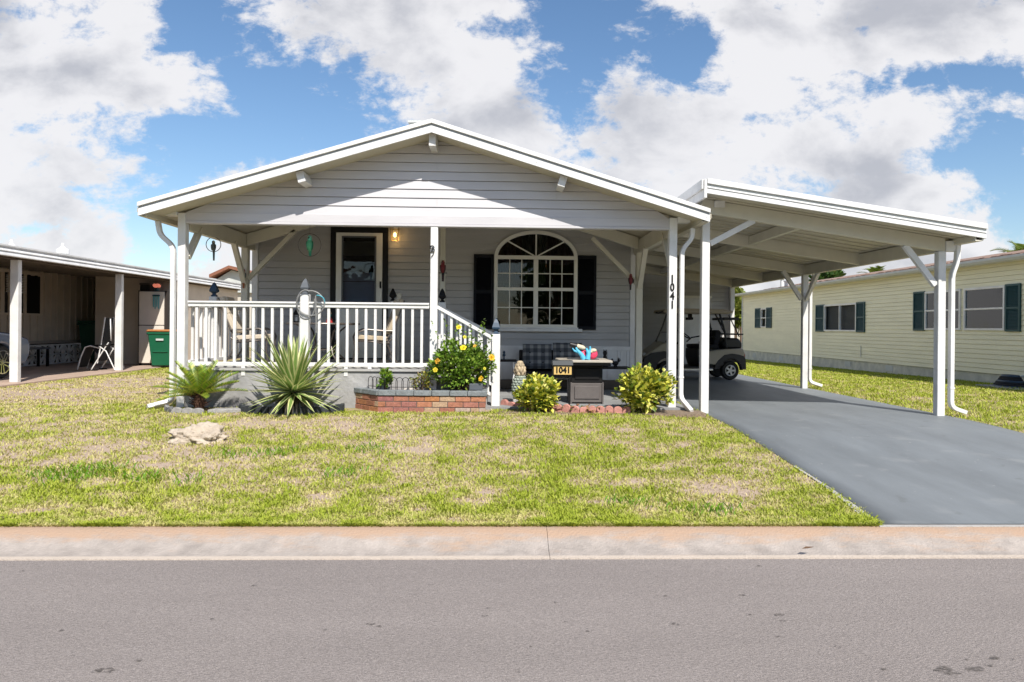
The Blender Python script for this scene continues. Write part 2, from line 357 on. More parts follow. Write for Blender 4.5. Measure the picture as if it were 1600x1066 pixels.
road = MB().add([(-300, -6, 0), (300, -6, 0), (300, 4.64, 0), (-300, 4.64, 0)], [(0, 1, 2, 3)]).build('road', road_mat()); structure(road)
far = MB().add([(-300, -300, -.01), (300, -300, -.01), (300, -6, -.01), (-300, -6, -.01)], [(0, 1, 2, 3)]).build('verge_across_the_road', mat('verge', (.17, .18, .06), .95, .3, 1.5)); structure(far)
# oil and damp stains lying on the road
def blob(cx, cy, rx, ry, z, seed, n=22):
    vs = [(cx, cy, z)]; 
    for k in range(n):
        a = 2*PI*k/n; q = 1+.75*mn.noise(Vector((math.cos(a)*1.6+seed, math.sin(a)*1.6, seed*1.7)))+.18*mn.noise(Vector((math.cos(a)*6, math.sin(a)*6, seed)))
        vs.append((cx+rx*q*math.cos(a), cy+ry*q*math.sin(a), z))
    return vs, [(0, 1+k, 1+(k+1) % n) for k in range(n)]
st = MB()
for i, (u, v, w) in enumerate([(1480, 1047, 30), (1524, 1045, 22), (1548, 1040, 12), (1555, 1028, 14), (1582, 1030, 10), (1218, 960, 12), (1224, 970, 8), (1216, 994, 8), (1056, 975, 9), (862, 941, 6), (868, 941, 4), (918, 986, 6), (925, 984, 4), (884, 971, 5), (830, 1010, 5), (1172, 960, 5), (578, 975, 9), (592, 978, 8), (398, 915, 7), (332, 967, 6), (165, 1047, 22), (150, 1049, 10), (757, 962, 7), (762, 950, 5), (812, 1050, 6), (1512, 1030, 8), (34, 892, 6), (1187, 884, 7), (1040, 931, 6), (1160, 930, 8), (1380, 1045, 10), (215, 1032, 9), (508, 984, 5), (96, 985, 7), (1310, 1010, 8)]):
    p = aZ(u, v, .004); rx = w*.62/(F/p.y)
    vs_, fs_ = blob(p.x, p.y, rx, rx*.62, .004+.0004*(i % 5), i*1.37); st.add(vs_, fs_)
sm_ = mat('stain', (.12, .105, .097), .85, .3, 20); t_ = sm_.node_tree; n_ = t_.nodes; g_ = n_.new('ShaderNodeNewGeometry'); q_ = n_.new('ShaderNodeTexNoise'); q_.inputs['Scale'].default_value = 55; q_.inputs['Detail'].default_value = 6; t_.links.new(g_.outputs['Position'], q_.inputs['Vector'])
r_ = n_.new('ShaderNodeMapRange'); t_.links.new(q_.outputs[0], r_.inputs[0]); r_.inputs[1].default_value = .38; r_.inputs[2].default_value = .58; r_.inputs[4].default_value = .8; w_ = n_.new('ShaderNodeMixShader'); u__ = n_.new('ShaderNodeBsdfTransparent'); t_.links.new(r_.outputs[0], w_.inputs[0]); t_.links.new(u__.outputs[0], w_.inputs[1]); t_.links.new(n_['Principled BSDF'].outputs[0], w_.inputs[2]); t_.links.new(w_.outputs[0], n_['Material Output'].inputs[0])
structure(st.build('road_stains', sm_))
# rolled concrete kerb
def kerb_mat():
    m = mat('kerb_concrete', (.37, .325, .295), .9, .30, 7., .5, 60); t = m.node_tree; n = t.nodes; l = t.links; b = n['Principled BSDF']
    src = b.inputs['Base Color'].links[0].from_socket; geo = n.new('ShaderNodeNewGeometry'); s2 = n.new('ShaderNodeSeparateXYZ'); l.new(geo.outputs['Position'], s2.inputs[0])
    no = n.new('ShaderNodeTexNoise'); no.inputs['Scale'].default_value = 2.2; no.inputs['Detail'].default_value = 12; no.inputs['Roughness'].default_value = .72; mp = n.new('ShaderNodeMapping'); mp.inputs['Scale'].default_value = (1., 3., 3.); l.new(geo.outputs['Position'], mp.inputs[0]); l.new(mp.outputs[0], no.inputs['Vector'])
    r = n.new('ShaderNodeMapRange'); l.new(s2.outputs[1], r.inputs[0]); r.inputs[1].default_value = 4.80; r.inputs[2].default_value = 4.95; r.inputs[3].default_value = -.16; r.inputs[4].default_value = .16
    ad = n.new('ShaderNodeMath'); l.new(no.outputs[0], ad.inputs[0]); l.new(r.outputs[0], ad.inputs[1])
    r2 = n.new('ShaderNodeMapRange'); r2.interpolation_type = 'SMOOTHSTEP'; l.new(ad.outputs[0], r2.inputs[0]); r2.inputs[1].default_value = .38; r2.inputs[2].default_value = .66; r2.inputs[4].default_value = .95
    x = n.new('ShaderNodeMixRGB'); l.new(r2.outputs[0], x.inputs[0]); l.new(src, x.inputs[1]); x.inputs[2].default_value = (.39, .265, .185, 1)
    # pale worn lip at the gutter
    r3 = n.new('ShaderNodeMapRange'); l.new(s2.outputs[1], r3.inputs[0]); r3.inputs[1].default_value = 4.665; r3.inputs[2].default_value = 4.68; r3.inputs[3].default_value = .75; r3.inputs[4].default_value = 0
    y = n.new('ShaderNodeMixRGB'); l.new(r3.outputs[0], y.inputs[0]); l.new(x.outputs[0], y.inputs[1]); y.inputs[2].default_value = (.52, .44, .37, 1)
    l.new(y.outputs[0], b.inputs['Base Color']); return m
kp = [(4.625, -.05), (4.625, .008), (4.68, .010), (4.74, .016), (4.80, .036), (4.86, .062), (4.92, .086), (4.97, .100), (5.02, .106), (5.04, .098), (5.04, -.05)]
def kerbseg(x0, x1, nx=2):
    k = MB(); 
    k.prism(kp, x0, x1, 'x'); return k
kb = MB(); 
bx = [-60, -40]+[-29.67+6.0*i for i in range(12)]+[50, 70]
kmat = kerb_mat()
for a, b in zip(bx[:-1], bx[1:]): kb.prism(kp, a+.0015, b-.0015, 'x')
structure(kb.build('kerb', kmat, smooth=True))
# driveway
def dz(x, y): return g(x, y)+.018
def drive_mat():
    m = mat('driveway_paint', (.18, .198, .215), .55, .22, 1.1, .12, 120, spec=.4, stretch=(2.2, .6, 1)); t = m.node_tree; n = t.nodes; l = t.links; b = n['Principled BSDF']
    src = b.inputs['Base Color'].links[0].from_socket; geo = n.new('ShaderNodeNewGeometry')
    def layer(src, sc, lo, hi, col, amt, off=0., det=4):
        q = n.new('ShaderNodeTexNoise'); q.inputs['Scale'].default_value = sc; q.inputs['Detail'].default_value = det; mp = n.new('ShaderNodeMapping'); mp.inputs['Location'].default_value = (off, off, 0); l.new(geo.outputs['Position'], mp.inputs[0]); l.new(mp.outputs[0], q.inputs['Vector'])
        r = n.new('ShaderNodeMapRange'); r.interpolation_type = 'SMOOTHSTEP'; l.new(q.outputs[0], r.inputs[0]); r.inputs[1].default_value = lo; r.inputs[2].default_value = hi; r.inputs[4].default_value = amt
        x = n.new('ShaderNodeMixRGB'); l.new(r.outputs[0], x.inputs[0]); l.new(src, x.inputs[1]); x.inputs[2].default_value = (*col, 1); return x.outputs[0]
    o = layer(src, 18, .70, .76, (.42, .42, .40), .6); o = layer(o, 3.2, .58, .75, (.26, .27, .275), .4, 3); o = layer(o, 5.5, .66, .72, (.12, .13, .135), .5, 9, 7); l.new(o, b.inputs['Base Color']); return m
def dleft(y): return 2.86 if y > 6.4 else 2.86-.14*((6.4-y)/1.4)**2
dy = frange(5.03, 19.3, .2); nv = []
for y in dy:
    l0 = dleft(y); r0 = 6.34+(.1*((6.5-y)/1.5)**2 if y < 6.5 else 0)
    nv += [(lerp(l0, r0, i/18), y, dz(lerp(l0, r0, i/18), y)) for i in range(19)]
fs = [(j*19+i, j*19+i+1, (j+1)*19+i+1, (j+1)*19+i) for j in range(len(dy)-1) for i in range(18)]
# edges dropping into the soil
b = len(nv)
for y in dy:
    nv.append((dleft(y)-.004, y, g(dleft(y), y)-.06)); nv.append((6.344+(.1*((6.5-y)/1.5)**2 if y < 6.5 else 0), y, g(6.34, y)-.06))
for j in range(len(dy)-1):
    fs.append((j*19, (j+1)*19, b+2*(j+1), b+2*j)); fs.append((j*19+18, b+2*j+1, b+2*(j+1)+1, (j+1)*19+18))
drive = MB().add(nv, fs).build('driveway', drive_mat(), smooth=False); drive.data.polygons.foreach_set('use_smooth', [True]*len(drive.data.polygons)); structure(drive)
# pale concrete edge where the paint stops
ev = MB()
for j in range(len(dy)-1):
    y0, y1 = dy[j], dy[j+1]
    if y0 < 6.8:
        w0, w1 = [.03+.05*max(0, (6.4-y)/1.4) for y in (y0, y1)]
        ev.add([(dleft(y0)-w0, y0, dz(2.8, y0)-.006), (dleft(y0), y0, dz(2.8, y0)-.006), (dleft(y1), y1, dz(2.8, y1)-.006), (dleft(y1)-w1, y1, dz(2.8, y1)-.006)], [(0, 1, 2, 3)])
ev.box(2.7, 6.5, 5.0, 5.05, .05, .112)
structure(ev.build('driveway_edge', 'concrete'))
# patio slab beside the steps and the slab under the neighbour's carport
structure(MB().box(-.25, 2.62, 9.86, 12.78, .1, .40).build('patio_slab', mat('patio_concrete', (.26, .265, .27), .85, .25, 2, .2, 40)))
structure(MB().prism([(-17, .0), (-8.72, .0), (-8.72, .395), (-17, .395)], 5.5, 25, 'y').build('neighbour_slab', 'slab'))
# ------------------------------------------------------------------ grass
def inside_hard(x, y):
    if dleft(y)+.025*math.sin(x*90+y*37) < x < 6.33 and y < 19.4: return True
    if -4.45 < x < 2.7 and y > 9.85: return True
    if x < -8.72: return True
    if x > 12.: return True
    if -2.05 < x < -.15 and y > 9.5: return True
    return False
def blades(name, n, x0, x1, y0, y1, hgt, seed, dens=1.):
    rnd = random.Random(seed); V = []; Fc = []; Cl = []
    cnt = 0; tries = 0
    while cnt < n and tries < n*6:
        tries += 1
        y = y0+(y1-y0)*rnd.random()**(2.2 if y1 == 19.5 else 1.25); x = rnd.uniform(x0, x1)
        if inside_hard(x, y): continue
        p = patch(x, y)+.35*(rnd.random()-.5)
        if p > .66 and rnd.random() < min(.90, (p-.66)*3.4+.2): continue
        cnt += 1
        z = g(x, y)-.005; lush = max(0, .5-p)
        h = hgt*(.5+rnd.random()*.8)*(1+lush*.9); w = .0035+.0035*rnd.random()+.0006*max(0, y-8)
        a = rnd.random()*2*PI; ln = (.35+rnd.random()*1.1)*h; dx, dy_ = math.cos(a)*ln, math.sin(a)*ln
        wx, wy = -math.sin(a)*w, math.cos(a)*w
        b_ = len(V)
        V += [(x-wx, y-wy, z), (x+wx, y+wy, z), (x+dx*.45+wx*.7, y+dy_*.45+wy*.7, z+h*.7), (x+dx*.45-wx*.7, y+dy_*.45-wy*.7, z+h*.7), (x+dx, y+dy_, z+h)]
        Fc += [(b_, b_+1, b_+2, b_+3), (b_+3, b_+2, b_+4)]
        t = rnd.random()
        dry = min(1, max(0, (p-.22)*1.9+.35*(rnd.random()-.5)))
        gcol = (lerp(.24, .46, t), lerp(.32, .50, t), lerp(.02, .07, t)); scol = (lerp(.56, .72, t), lerp(.48, .60, t), lerp(.22, .34, t))
        c = tuple(lerp(gcol[k], scol[k], dry*.85) for k in range(3)); Cl += [c, c]
    m = MB(); m.v = V; m.f = Fc; m.c = Cl; m.m = [0]*len(Fc)
    return m
for nm, args, lab in (('lawn_grass', (290000, -8.9, 2.9, 5.02, 19.5, .026, 1), 'patchy sunlit green and straw lawn grass in front of the porch'),
                 ('side_grass', (110000, 6.3, 12., 7.0, 36, .034, 2), 'sunlit green grass strip between the driveway and the yellow house')):
    gm = blades(nm, *args)
    # a few taller tufts of darker weed
    rnd = random.Random(5)
    tufts = [(100, 742, 1.0), (150, 735, .8), (228, 748, .5), (433, 708, .6), (530, 742, .5), (1110, 800, .7), (985, 786, .5), (300, 752, .3), (575, 702, .5), (120, 748, .8), (360, 712, .4), (1420, 600, .3)] if nm == 'lawn_grass' else []
    for (u, v, s_) in tufts:
        p0 = aZ(u, v, .25)
        for _ in range(6): p0 = aZ(u, v, g(p0.x, p0.y))
        for k in range(int(150*s_)):
            x, y = p0.x+rnd.gauss(0, .13*s_+.05), max(5.1, p0.y+rnd.gauss(0, .09)); z = g(x, y); h = .03+.035*rnd.random(); a = rnd.random()*2*PI; w = .005; dx, dy_ = math.cos(a)*h*.7, math.sin(a)*h*.7
            wx, wy = -math.sin(a)*w, math.cos(a)*w; c = (.12+.08*rnd.random(), .24+.10*rnd.random(), .02)
            gm.add([(x-wx, y-wy, z), (x+wx, y+wy, z), (x+dx*.5+wx, y+dy_*.5+wy, z+h*.75), (x+dx, y+dy_, z+h)], [(0, 1, 2, 3)], c)
    o = gm.build(nm, 'grass'); tag(o, lab, 'grass', None, 'stuff')
# ------------------------------------------------------------------ the grey house
XL, XR, XM = -4.38, 2.40, -.94           # side walls, ridge
YF, YW, YB = 10., 12.8, 23.              # porch posts, front wall, back
RS = .304                                # roof slope
RZ = 4.09                                # underside of the roof at the ridge
def under(x): return RZ-RS*abs(x-XM)     # underside of the roof deck
def lap_siding(mb, x0, x1, z0, z1, Y, top=None, openings=(), step=.122, proud=.014, axis='y', sgn=-1):
    """lapped boards; top(x) limits the height, openings are functions z -> (a, b) or None"""
    z = z0; k = 0
    while z < z1-.001:
        zt = min(z+step, z1)
        cuts = [z]; 
        for op in openings:
            for zz in op[1]:
                if z < zz < zt: cuts.append(zz)
        cuts = sorted(cuts)+[zt]
        for a, b in zip(cuts[:-1], cuts[1:]):
            mid = (a+b)/2; spans = [(x0, x1)]
            for op in openings:
                h = op[0](mid)
                if h:
                    new = []
                    for s0, s1 in spans:
                        if h[1] <= s0 or h[0] >= s1: new.append((s0, s1)); continue
                        if h[0] > s0: new.append((s0, h[0]))
                        if h[1] < s1: new.append((h[1], s1))
                    spans = new
            for s0, s1 in spans:
                def lim(zz):
                    if top is None: return s0, s1
                    hw = (RZ-zz)/RS; return max(s0, XM-hw), min(s1, XM+hw)
                gr = b == zt and (zt-z) > .05; bb_ = b; b = b-.008 if gr and b-a > .02 else b
                oa = proud*(1-(a-z)/step); ob = proud*(1-(b-z)/step)
                la, lb = lim(a), lim(b)
                if la[1]-la[0] < .01: continue
                if lb[1]-lb[0] < .01: lb = ((la[0]+la[1])/2-.001, (la[0]+la[1])/2+.001)
                if axis == 'y': P = lambda u_, off, zz: (u_, Y+sgn*off, zz)
                else: P = lambda u_, off, zz: (Y+sgn*off, u_, zz)
                mb.add([P(la[0], oa, a), P(la[1], oa, a), P(lb[1], ob, b), P(lb[0], ob, b)], [(0, 1, 2, 3)])
                if a == z: mb.add([P(la[0], -.02, a), P(la[1], -.02, a), P(la[1], oa, a), P(la[0], oa, a)], [(0, 1, 2, 3)])
                if bb_ != b:
                    mb.add([P(lb[0], ob, b), P(lb[1], ob, b), P(lb[1], -.02, b), P(lb[0], -.02, b)], [(0, 1, 2, 3)]); mb.add([P(lb[0], -.02, b), P(lb[1], -.02, b), P(lb[1], -.02, bb_), P(lb[0], -.02, bb_)], [(0, 1, 2, 3)])
                b = bb_
        z = zt; k += 1
    return mb
house = thing('house', 'grey sided mobile home with white gable over its railed front porch and arched window', 'house', (XM, YW, .36))
# openings in the front wall
DX0, DX1, DZ0, DZ1 = -3.02, -2.01, .90, 3.235
WX0, WX1, WZ0, WZS = -.13, 1.355, 1.50, 2.745         # window, spring of the arch
WC = (WX0+WX1)/2; WR = (WX1-WX0)/2; AH = 3.225-WZS
def win_open(z):
    if WZ0 < z < WZS: return (WX0+.03, WX1-.03)
    if WZS <= z < WZS+AH-.03: 
        q = WR*math.sqrt(max(0, 1-((z-WZS)/AH)**2))-.03; return (WC-q, WC+q) if q > 0 else None
def door_open(z): return (DX0+.03, DX1-.03) if DZ0 < z < DZ1-.03 else None
mb = MB(); lap_siding(mb, XL, XR, 1.17, 4.05, YW, top=1, openings=[(win_open, [WZ0, WZS]+[WZS+AH*k/24 for k in range(1, 25)]), (door_open, [DZ0, DZ1-.03])])
lap_siding(mb, XL, -1.0, .90, 1.17, YW, openings=[(door_open, [DZ0])])
for x in (-1.6, .62, -3.4, 1.9): pass
# butt joints between boards
rnd = random.Random(3)
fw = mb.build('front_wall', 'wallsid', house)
MB().box(XR-.09, XR+.012, YW-.03, YW+.10, .4, 3.0).build('corner_trim', 'white', house, .004); MB().box(XL-.012, XL+.09, YW-.03, YW+.10, .9, 3.0).build('corner_trim', 'white', house, .004)
mb = MB()
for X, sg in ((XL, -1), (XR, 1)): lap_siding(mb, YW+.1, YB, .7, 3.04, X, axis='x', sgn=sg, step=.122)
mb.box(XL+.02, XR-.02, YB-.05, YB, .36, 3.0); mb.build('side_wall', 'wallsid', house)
# skirting below the wall in the right bay
mb = MB(); x = -.98
while x < XR-.1:
    x2 = min(x+.17, XR-.09); mb.box(x+.004, x2-.004, YW-.035, YW+.02, .40, 1.10); mb.box(x+.06, x+.075, YW-.045, YW-.034, .41, 1.09); x += .17
mb.box(-.98, XR-.09, YW-.016, YW+.02, .40, 1.10)
mb.box(-.98, XR-.09, YW-.05, YW+.02, 1.10, 1.17); MB().box(-.97, XR-.1, YW-.075, YW-.052, .402, .57).build('skirting_dark_band', 'bronze', house)  # dark band along the lower edge of the skirting
mb.build('skirting', 'trim', house)
# room behind the glass: walls, curtains
mb = MB(); mb.box(XL+.1, XR-.1, YW+2.6, YW+2.62, .8, 3.0); mb.box(XL+.1, XR-.1, YW+.1, YW+2.6, .8, .82); mb.box(XL+.1, XR-.1, YW+.1, YW+2.6, 3.3, 3.32)
mb.box(-1.45, -1.4, YW+.1, YW+2.6, .8, 3.3); mb.build('interior', 'dark', house)
# roof: two planes with a folded front fascia
def roofplane(mb, sg, y0, y1, t=.05, ov=3.76):
    xe = XM+sg*ov; ze = RZ-RS*ov
    poly = [(XM, RZ), (xe, ze), (xe, ze+t), (XM, RZ+t)]
    mb.prism(poly, y0, y1, 'y')
mb = MB(); roofplane(mb, -1, 9.56, YB+.3); roofplane(mb, 1, 9.56, YB+.3, ov=3.68); rf = mb.build('roof', 'soffit', house)
mb = MB()
for sg, ov in ((-1, 3.80), (1, 3.72)):
    xe = XM+sg*ov; ze = RZ-RS*ov
    mb.prism([(XM, RZ+.053), (xe, ze+.053), (xe, ze+.068), (XM, RZ+.068)], 9.52, YB+.33, 'y')
mb.build('roof_skin', 'roof', rf)
for sg, ov in ((-1, 3.80), (1, 3.72)):
    xe = XM+sg*ov; d = -RS
    mb = MB()
    def strip(a, b, y0, y1):
        mb.prism([(XM, RZ+a), (xe, RZ+a-RS*ov), (xe, RZ+b-RS*ov), (XM, RZ+b)], y0, y1, 'y')
    strip(-.03, .062, 9.495, 9.515); strip(.064, .088, 9.50, 9.535); strip(.09, .145, 9.47, 9.52)
    # screws
    for k in range(7):
        x = XM+sg*(.25+k*.57); z = RZ-RS*abs(x-XM)+.02; mb.ball((x, 9.494, z), .008, 6, 4, )
    mb.build('fascia', 'trim', rf, .003)
# recessed reveal of the fascia in a darker grey
mb = MB()
for sg, ov in ((-1, 3.79), (1, 3.71)):
    xe = XM+sg*ov
    mb.prism([(XM, RZ+.058), (xe, RZ+.058-RS*ov), (xe, RZ+.094-RS*ov), (XM, RZ+.094)], 9.497, 9.5, 'y')
mb.build('fascia_groove', mat('groove_grey', (.30, .32, .34), .5), rf)
for sg, ov in ((-1, 3.70), (1, 3.62)):
    xe = XM+sg*ov; ze = RZ-RS*ov; mb = MB(); w = .13*sg
    prof = [(xe, ze-.06), (xe+w*.75, ze-.06), (xe+w, ze+.0), (xe+w, ze+.055), (xe+w*.9, ze+.055), (xe+w*.9, ze+.0), (xe+w*.7, ze-.045), (xe+w*.1, ze-.045), (xe+w*.1, ze+.03), (xe, ze+.03)]
    mb.prism(prof, 9.54, YB+.3, 'y'); mb.build('gutter', 'soffit', rf)
mb = MB(); p = aY(650, 190, 13.); mb.box(p.x-.10, p.x+.22, 13, 13.5, 4.02, p.z-.03); mb.box(p.x-.14, p.x+.26, 12.96, 13.54, p.z-.028, p.z+.01); mb.build('roof_vent', 'gutterg', rf)
# ridge and side purlins, showing their ends under the gable
for nm, x, hw in (('purlin', XM, .045), ('purlin', -2.70, .05), ('purlin', .83, .05)):
    mb = MB(); zt = under(x)-.012; rot = RS*(1 if x < XM else -1) if x != XM else 0
    a = math.atan(rot); ex = Vector((math.cos(a), 0, math.sin(a))); ez = Vector((-math.sin(a), 0, math.cos(a)))
    c = Vector((x, 0, zt)); hh = .17 if x == XM else .15
    pts = [c+ex*sx*hw+ez*sz for sx, sz in ((-1, -hh), (1, -hh), (1, -.002), (-1, -.002))]
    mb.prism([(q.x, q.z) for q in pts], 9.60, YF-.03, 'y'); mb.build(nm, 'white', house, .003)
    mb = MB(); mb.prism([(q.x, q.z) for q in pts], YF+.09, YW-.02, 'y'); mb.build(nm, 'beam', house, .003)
# gable wall
mb = MB(); BZ = 2.93
lap_siding(mb, XL+.061, XR-.061, BZ+.10, 4.06, YF-.03, top=1, step=.123)
gb = mb.build('gable', 'siding', house)
mb = MB()                # boards behind and the white bottom trim with a seam
mb.prism([(XL+.061, BZ+.02), (XR-.061, BZ+.02), (XR-.061, under(XR-.061)-.01), (XM, RZ-.02), (XL+.061, under(XL+.061)-.01)], YF-.005, YF+.05, 'y'); mb.build('gable_back', 'soffit', house)
mb = MB(); mb.box(XL+.061, XR-.061, YF-.052, YF+.06, BZ-.015, BZ+.10); mb.box(XL+.061, XR-.061, YF-.06, YF+.07, BZ-.05, BZ-.017); mb.build('gable_beam', 'siding', house, .003)
# joints in the boards
mb = MB()
for (x, k) in ((-.9, 1), (-.2, 4), (-.9, 5), (1.5, 3), (-3.1, 2), (-2.0, 6), (.75, 2)):
    z = BZ+.10+.123*k; 
    if z+.1 < under(x): MB().box(x, x+.002, YF-.047, YF-.040, z+.01, z+.11).build('board_joint', 'gutterg', gb)
# soffit boards closing the low corners between post and fascia
for sx, x0, x1 in ((-1, XL-.045, XL+.06), (1, XR-.06, XR+.052)):
    mb = MB(); mb.box(x0, x1, YF-.06, YF+.06, .36, min(under(x0), under(x1))-.01)
    mb.build('post', 'white', house, .006)
    mb = MB(); xa = x0-.17 if sx < 0 else x1; mb.box(xa, xa+.17, YF-.10, YF+.06, BZ+.05, BZ+.20); mb.build('beam_end', 'white', house, .004)
# side beams along the eaves, rafters, inner posts
for x in (XL+.01, XR+.01):
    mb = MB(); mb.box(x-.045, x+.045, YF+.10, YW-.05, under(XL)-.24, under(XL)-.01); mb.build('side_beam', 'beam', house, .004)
mb = MB()
for sg in (-1, 1):
    xe = XL+.06 if sg < 0 else XR-.04
    mb.prism([(XM, RZ-.02), (xe, under(xe)-.02), (xe, under(xe)-.22), (XM, RZ-.22)], YW-.50, YW-.42, 'y')
mb.build('rafter', 'beam', house, .004)
for x in (XL+.03, XR-.02):
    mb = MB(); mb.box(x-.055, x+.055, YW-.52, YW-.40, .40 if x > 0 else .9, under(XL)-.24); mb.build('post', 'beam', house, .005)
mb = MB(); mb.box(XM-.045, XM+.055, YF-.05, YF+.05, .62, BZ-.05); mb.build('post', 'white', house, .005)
mb = MB(); x = aY(692, 420, 11.75).x; mb.box(x-.04, x+.04, 11.71, 11.79, .9, under(x)-.01); mb.build('post', 'beam', house, .005)
def brace(a, b, m='white', hw=.04, hh=.035, ref=(0, 1, 0), par=house): return MB().bar(a, b, hw, hh, ref).build('brace', m, par, .003)
brace((XL+.03, YF+.08, 2.42), (XL+.03, YF+.50, 2.88), 'beam', ref=(1, 0, 0)); brace((XR-.01, YF+.08, 2.42), (XR-.01, YF+.50, 2.88), 'beam', ref=(1, 0, 0))
yb = YW-.46
brace((XL+.08, yb, 2.28), (aY(462, 362, yb)-Vector((0, 0, -.02))), 'beam'); brace((XL+.03, yb-.05, 2.20), (XL+.03, yb-.55, 2.84), 'beam', ref=(1, 0, 0))
brace((XR-.07, yb, 2.28), aY(925, 372, yb), 'beam'); brace((XR-.02, yb-.05, 2.20), (XR-.02, yb-.55, 2.84), 'beam', ref=(1, 0, 0))
# black iron scroll on the middle post
mb = MB(); c = aY(675.5, 390, YF-.056); k = 1/112.
for dx, dz_, r, a0, a1 in ((0, 2.6, 2.4, -60, 260), (.6, -.8, 2.2, -160, 150)):
    mb.tube([(c.x+(dx+r*math.cos(math.radians(a)))*k*1.2, c.y-.008, c.z+(dz_+r*math.sin(math.radians(a)))*k*1.2) for a in range(a0, a1, 20)], .006, 5)
mb.tube([(c.x-.032, c.y-.008, c.z-.035), (c.x+.03, c.y-.008, c.z-.035), (c.x+.018, c.y-.008, c.z-.065), (c.x-.012, c.y-.008, c.z-.105)], .006, 5); mb.tube([(c.x-.03, c.y-.008, c.z+.06), (c.x-.03, c.y-.008, c.z+.01), (c.x+.02, c.y-.008, c.z+.01)], .005, 5)
mb.box(c.x-.006, c.x+.006, c.y-.004, c.y+.01, c.z-.03, c.z+.03); mb.build('iron_scroll', 'black', house)
# ---- the door
door = MB()
for a, b, c_, d in ((DX0, DX0+.095, .9, DZ1-.09), (DX1-.095, DX1, .9, DZ1-.09), (DX0, DX1, DZ1-.088, DZ1)): door.box(a, b, YW-.05, YW+.06, c_, d)
dr = door.build('door', 'black', house, .004)
gx0, gx1 = aY(535.5, 400, YW-.03).x, aY(587, 400, YW-.03).x; gz1 = aY(560, 370.5, YW-.03).z; gz0 = aY(560, 481, YW-.03).z
mb = MB(); a, b = DX0+.097, DX1-.097
mb.box(a, gx0, YW-.045, YW+.0, .93, DZ1-.092); mb.box(gx1, b, YW-.045, YW+.0, .93, DZ1-.092); mb.box(gx0, gx1, YW-.045, YW, gz1, DZ1-.092); mb.box(gx0, gx1, YW-.045, YW, .93, gz0)
mb.box(gx0+.02, gx1-.02, YW-.052, YW-.044, 1.05, gz0-.12)
mb.build('storm_door', 'ivory', dr, .004)
mb = MB(); w = .014
for q in ((gx0-w, gx0+w, gz0-w, gz1+w), (gx1-w, gx1+w, gz0-w, gz1+w), (gx0, gx1, gz0-w, gz0+w), (gx0, gx1, gz1-w, gz1+w)): mb.box(q[0], q[1], YW-.058, YW-.044, q[2], q[3])
mb.build('glazing_bead', 'capgrey', dr)
MB().box(gx0, gx1, YW-.03, YW-.026, gz0, gz1).build('glass', 'glass', dr)
mb = MB(); zz = aY(560, 426, YW).z; mb.box(gx0-.02, gx1+.02, YW+.06, YW+.09, .92, zz-.16); mb.box(gx0-.02, gx1+.02, YW+.05, YW+.09, zz-.15, zz-.02)
for k in range(7): mb.ball((gx0+.04+k*.088, YW+.07, zz-.015), (.05, .02, .03), 8, 6)
mb.build('inner_door', 'doorin', dr)
p = aY(594.5, 440, YW-.06); mb = MB(); mb.box(p.x-.014, p.x+.014, YW-.07, YW-.045, p.z-.12, p.z+.0); mb.tube([(p.x, YW-.07, p.z-.02), (p.x, YW-.10, p.z-.03), (p.x, YW-.10, p.z-.10), (p.x, YW-.07, p.z-.11)], .009, 6); mb.build('handle', 'black', dr)
# ---- the arched window
mb = MB(); y0, y1 = YW-.055, YW+.05; fwid = .062
wf = None
mb.box(WX0, WX0+fwid, y0, y1, WZ0, WZS); mb.box(WX1-fwid, WX1, y0, y1, WZ0, WZS)
mb.box(WX0+fwid, WX1-fwid, y0+.002, y1, WZ0, WZ0+.05); mb.box(WX0+fwid, WX1-fwid, y0+.004, y1, WZS-.035, WZS+.03)
mb.box(WC-.04, WC+.04, y0-.002, y1, WZ0+.05, WZS-.035)
zm = aY(837, 467, YW-.05).z-.33*0; zm = (aY(800, 379, YW-.05).z+aY(800, 379, YW-.05).z)/2
zmid = aY(840, 448, YW-.05).z; 
zmid = WZ0+.05+(WZS-WZ0)*.505
mb.box(WX0+fwid, WC-.04, y0+.006, y1, zmid-.028, zmid+.028); mb.box(WC+.04, WX1-fwid, y0+.006, y1, zmid-.028, zmid+.028)
n = 36; o_ = []; 
for k in range(n+1):
    a = PI*k/n; o_.append((WC+WR*math.cos(a), WZS+AH*math.sin(a), WC+(WR-fwid)*math.cos(a), WZS+(AH-fwid)*math.sin(a)))
for k in range(n):
    A, B = o_[k], o_[k+1]
    mb.prism([(A[0], A[1]), (B[0], B[1]), (B[2], B[3]), (A[2], A[3])], y0, y1, 'y')
win = mb.build('window', 'ivory', house)
mb = MB(); m = .008
for X0, X1 in ((WX0+fwid, WC-.04), (WC+.04, WX1-fwid)):
    for zlo, zhi in ((WZ0+.05, zmid-.028), (zmid+.028, WZS-.035)):
        for q in (1/3, 2/3): xx = lerp(X0, X1, q); mb.box(xx-m, xx+m, YW-.022, YW-.006, zlo, zhi)
        zz = (zlo+zhi)/2; mb.box(X0, X1, YW-.024, YW-.008, zz-m, zz+m)
for a in (42, 90, 138):
    c_, s_ = math.cos(math.radians(a)), math.sin(math.radians(a)); mb.bar((WC+.04*c_, YW-.015, WZS+.03), (WC+(WR-.03)*c_, YW-.015, WZS+(AH-.03)*s_), .008, .012)
mb.build('muntins', 'ivory', win)
mb = MB(); mb.box(WX0+.02, WX1-.02, YW-.012, YW-.004, WZ0+.02, WZS)
pts = [(WC+(WR-.03)*math.cos(PI*k/24), WZS+.001+(AH-.03)*math.sin(PI*k/24)) for k in range(25)]; mb.prism(pts, YW-.012, YW-.004, 'y'); mb.build('pane', 'glass', win)
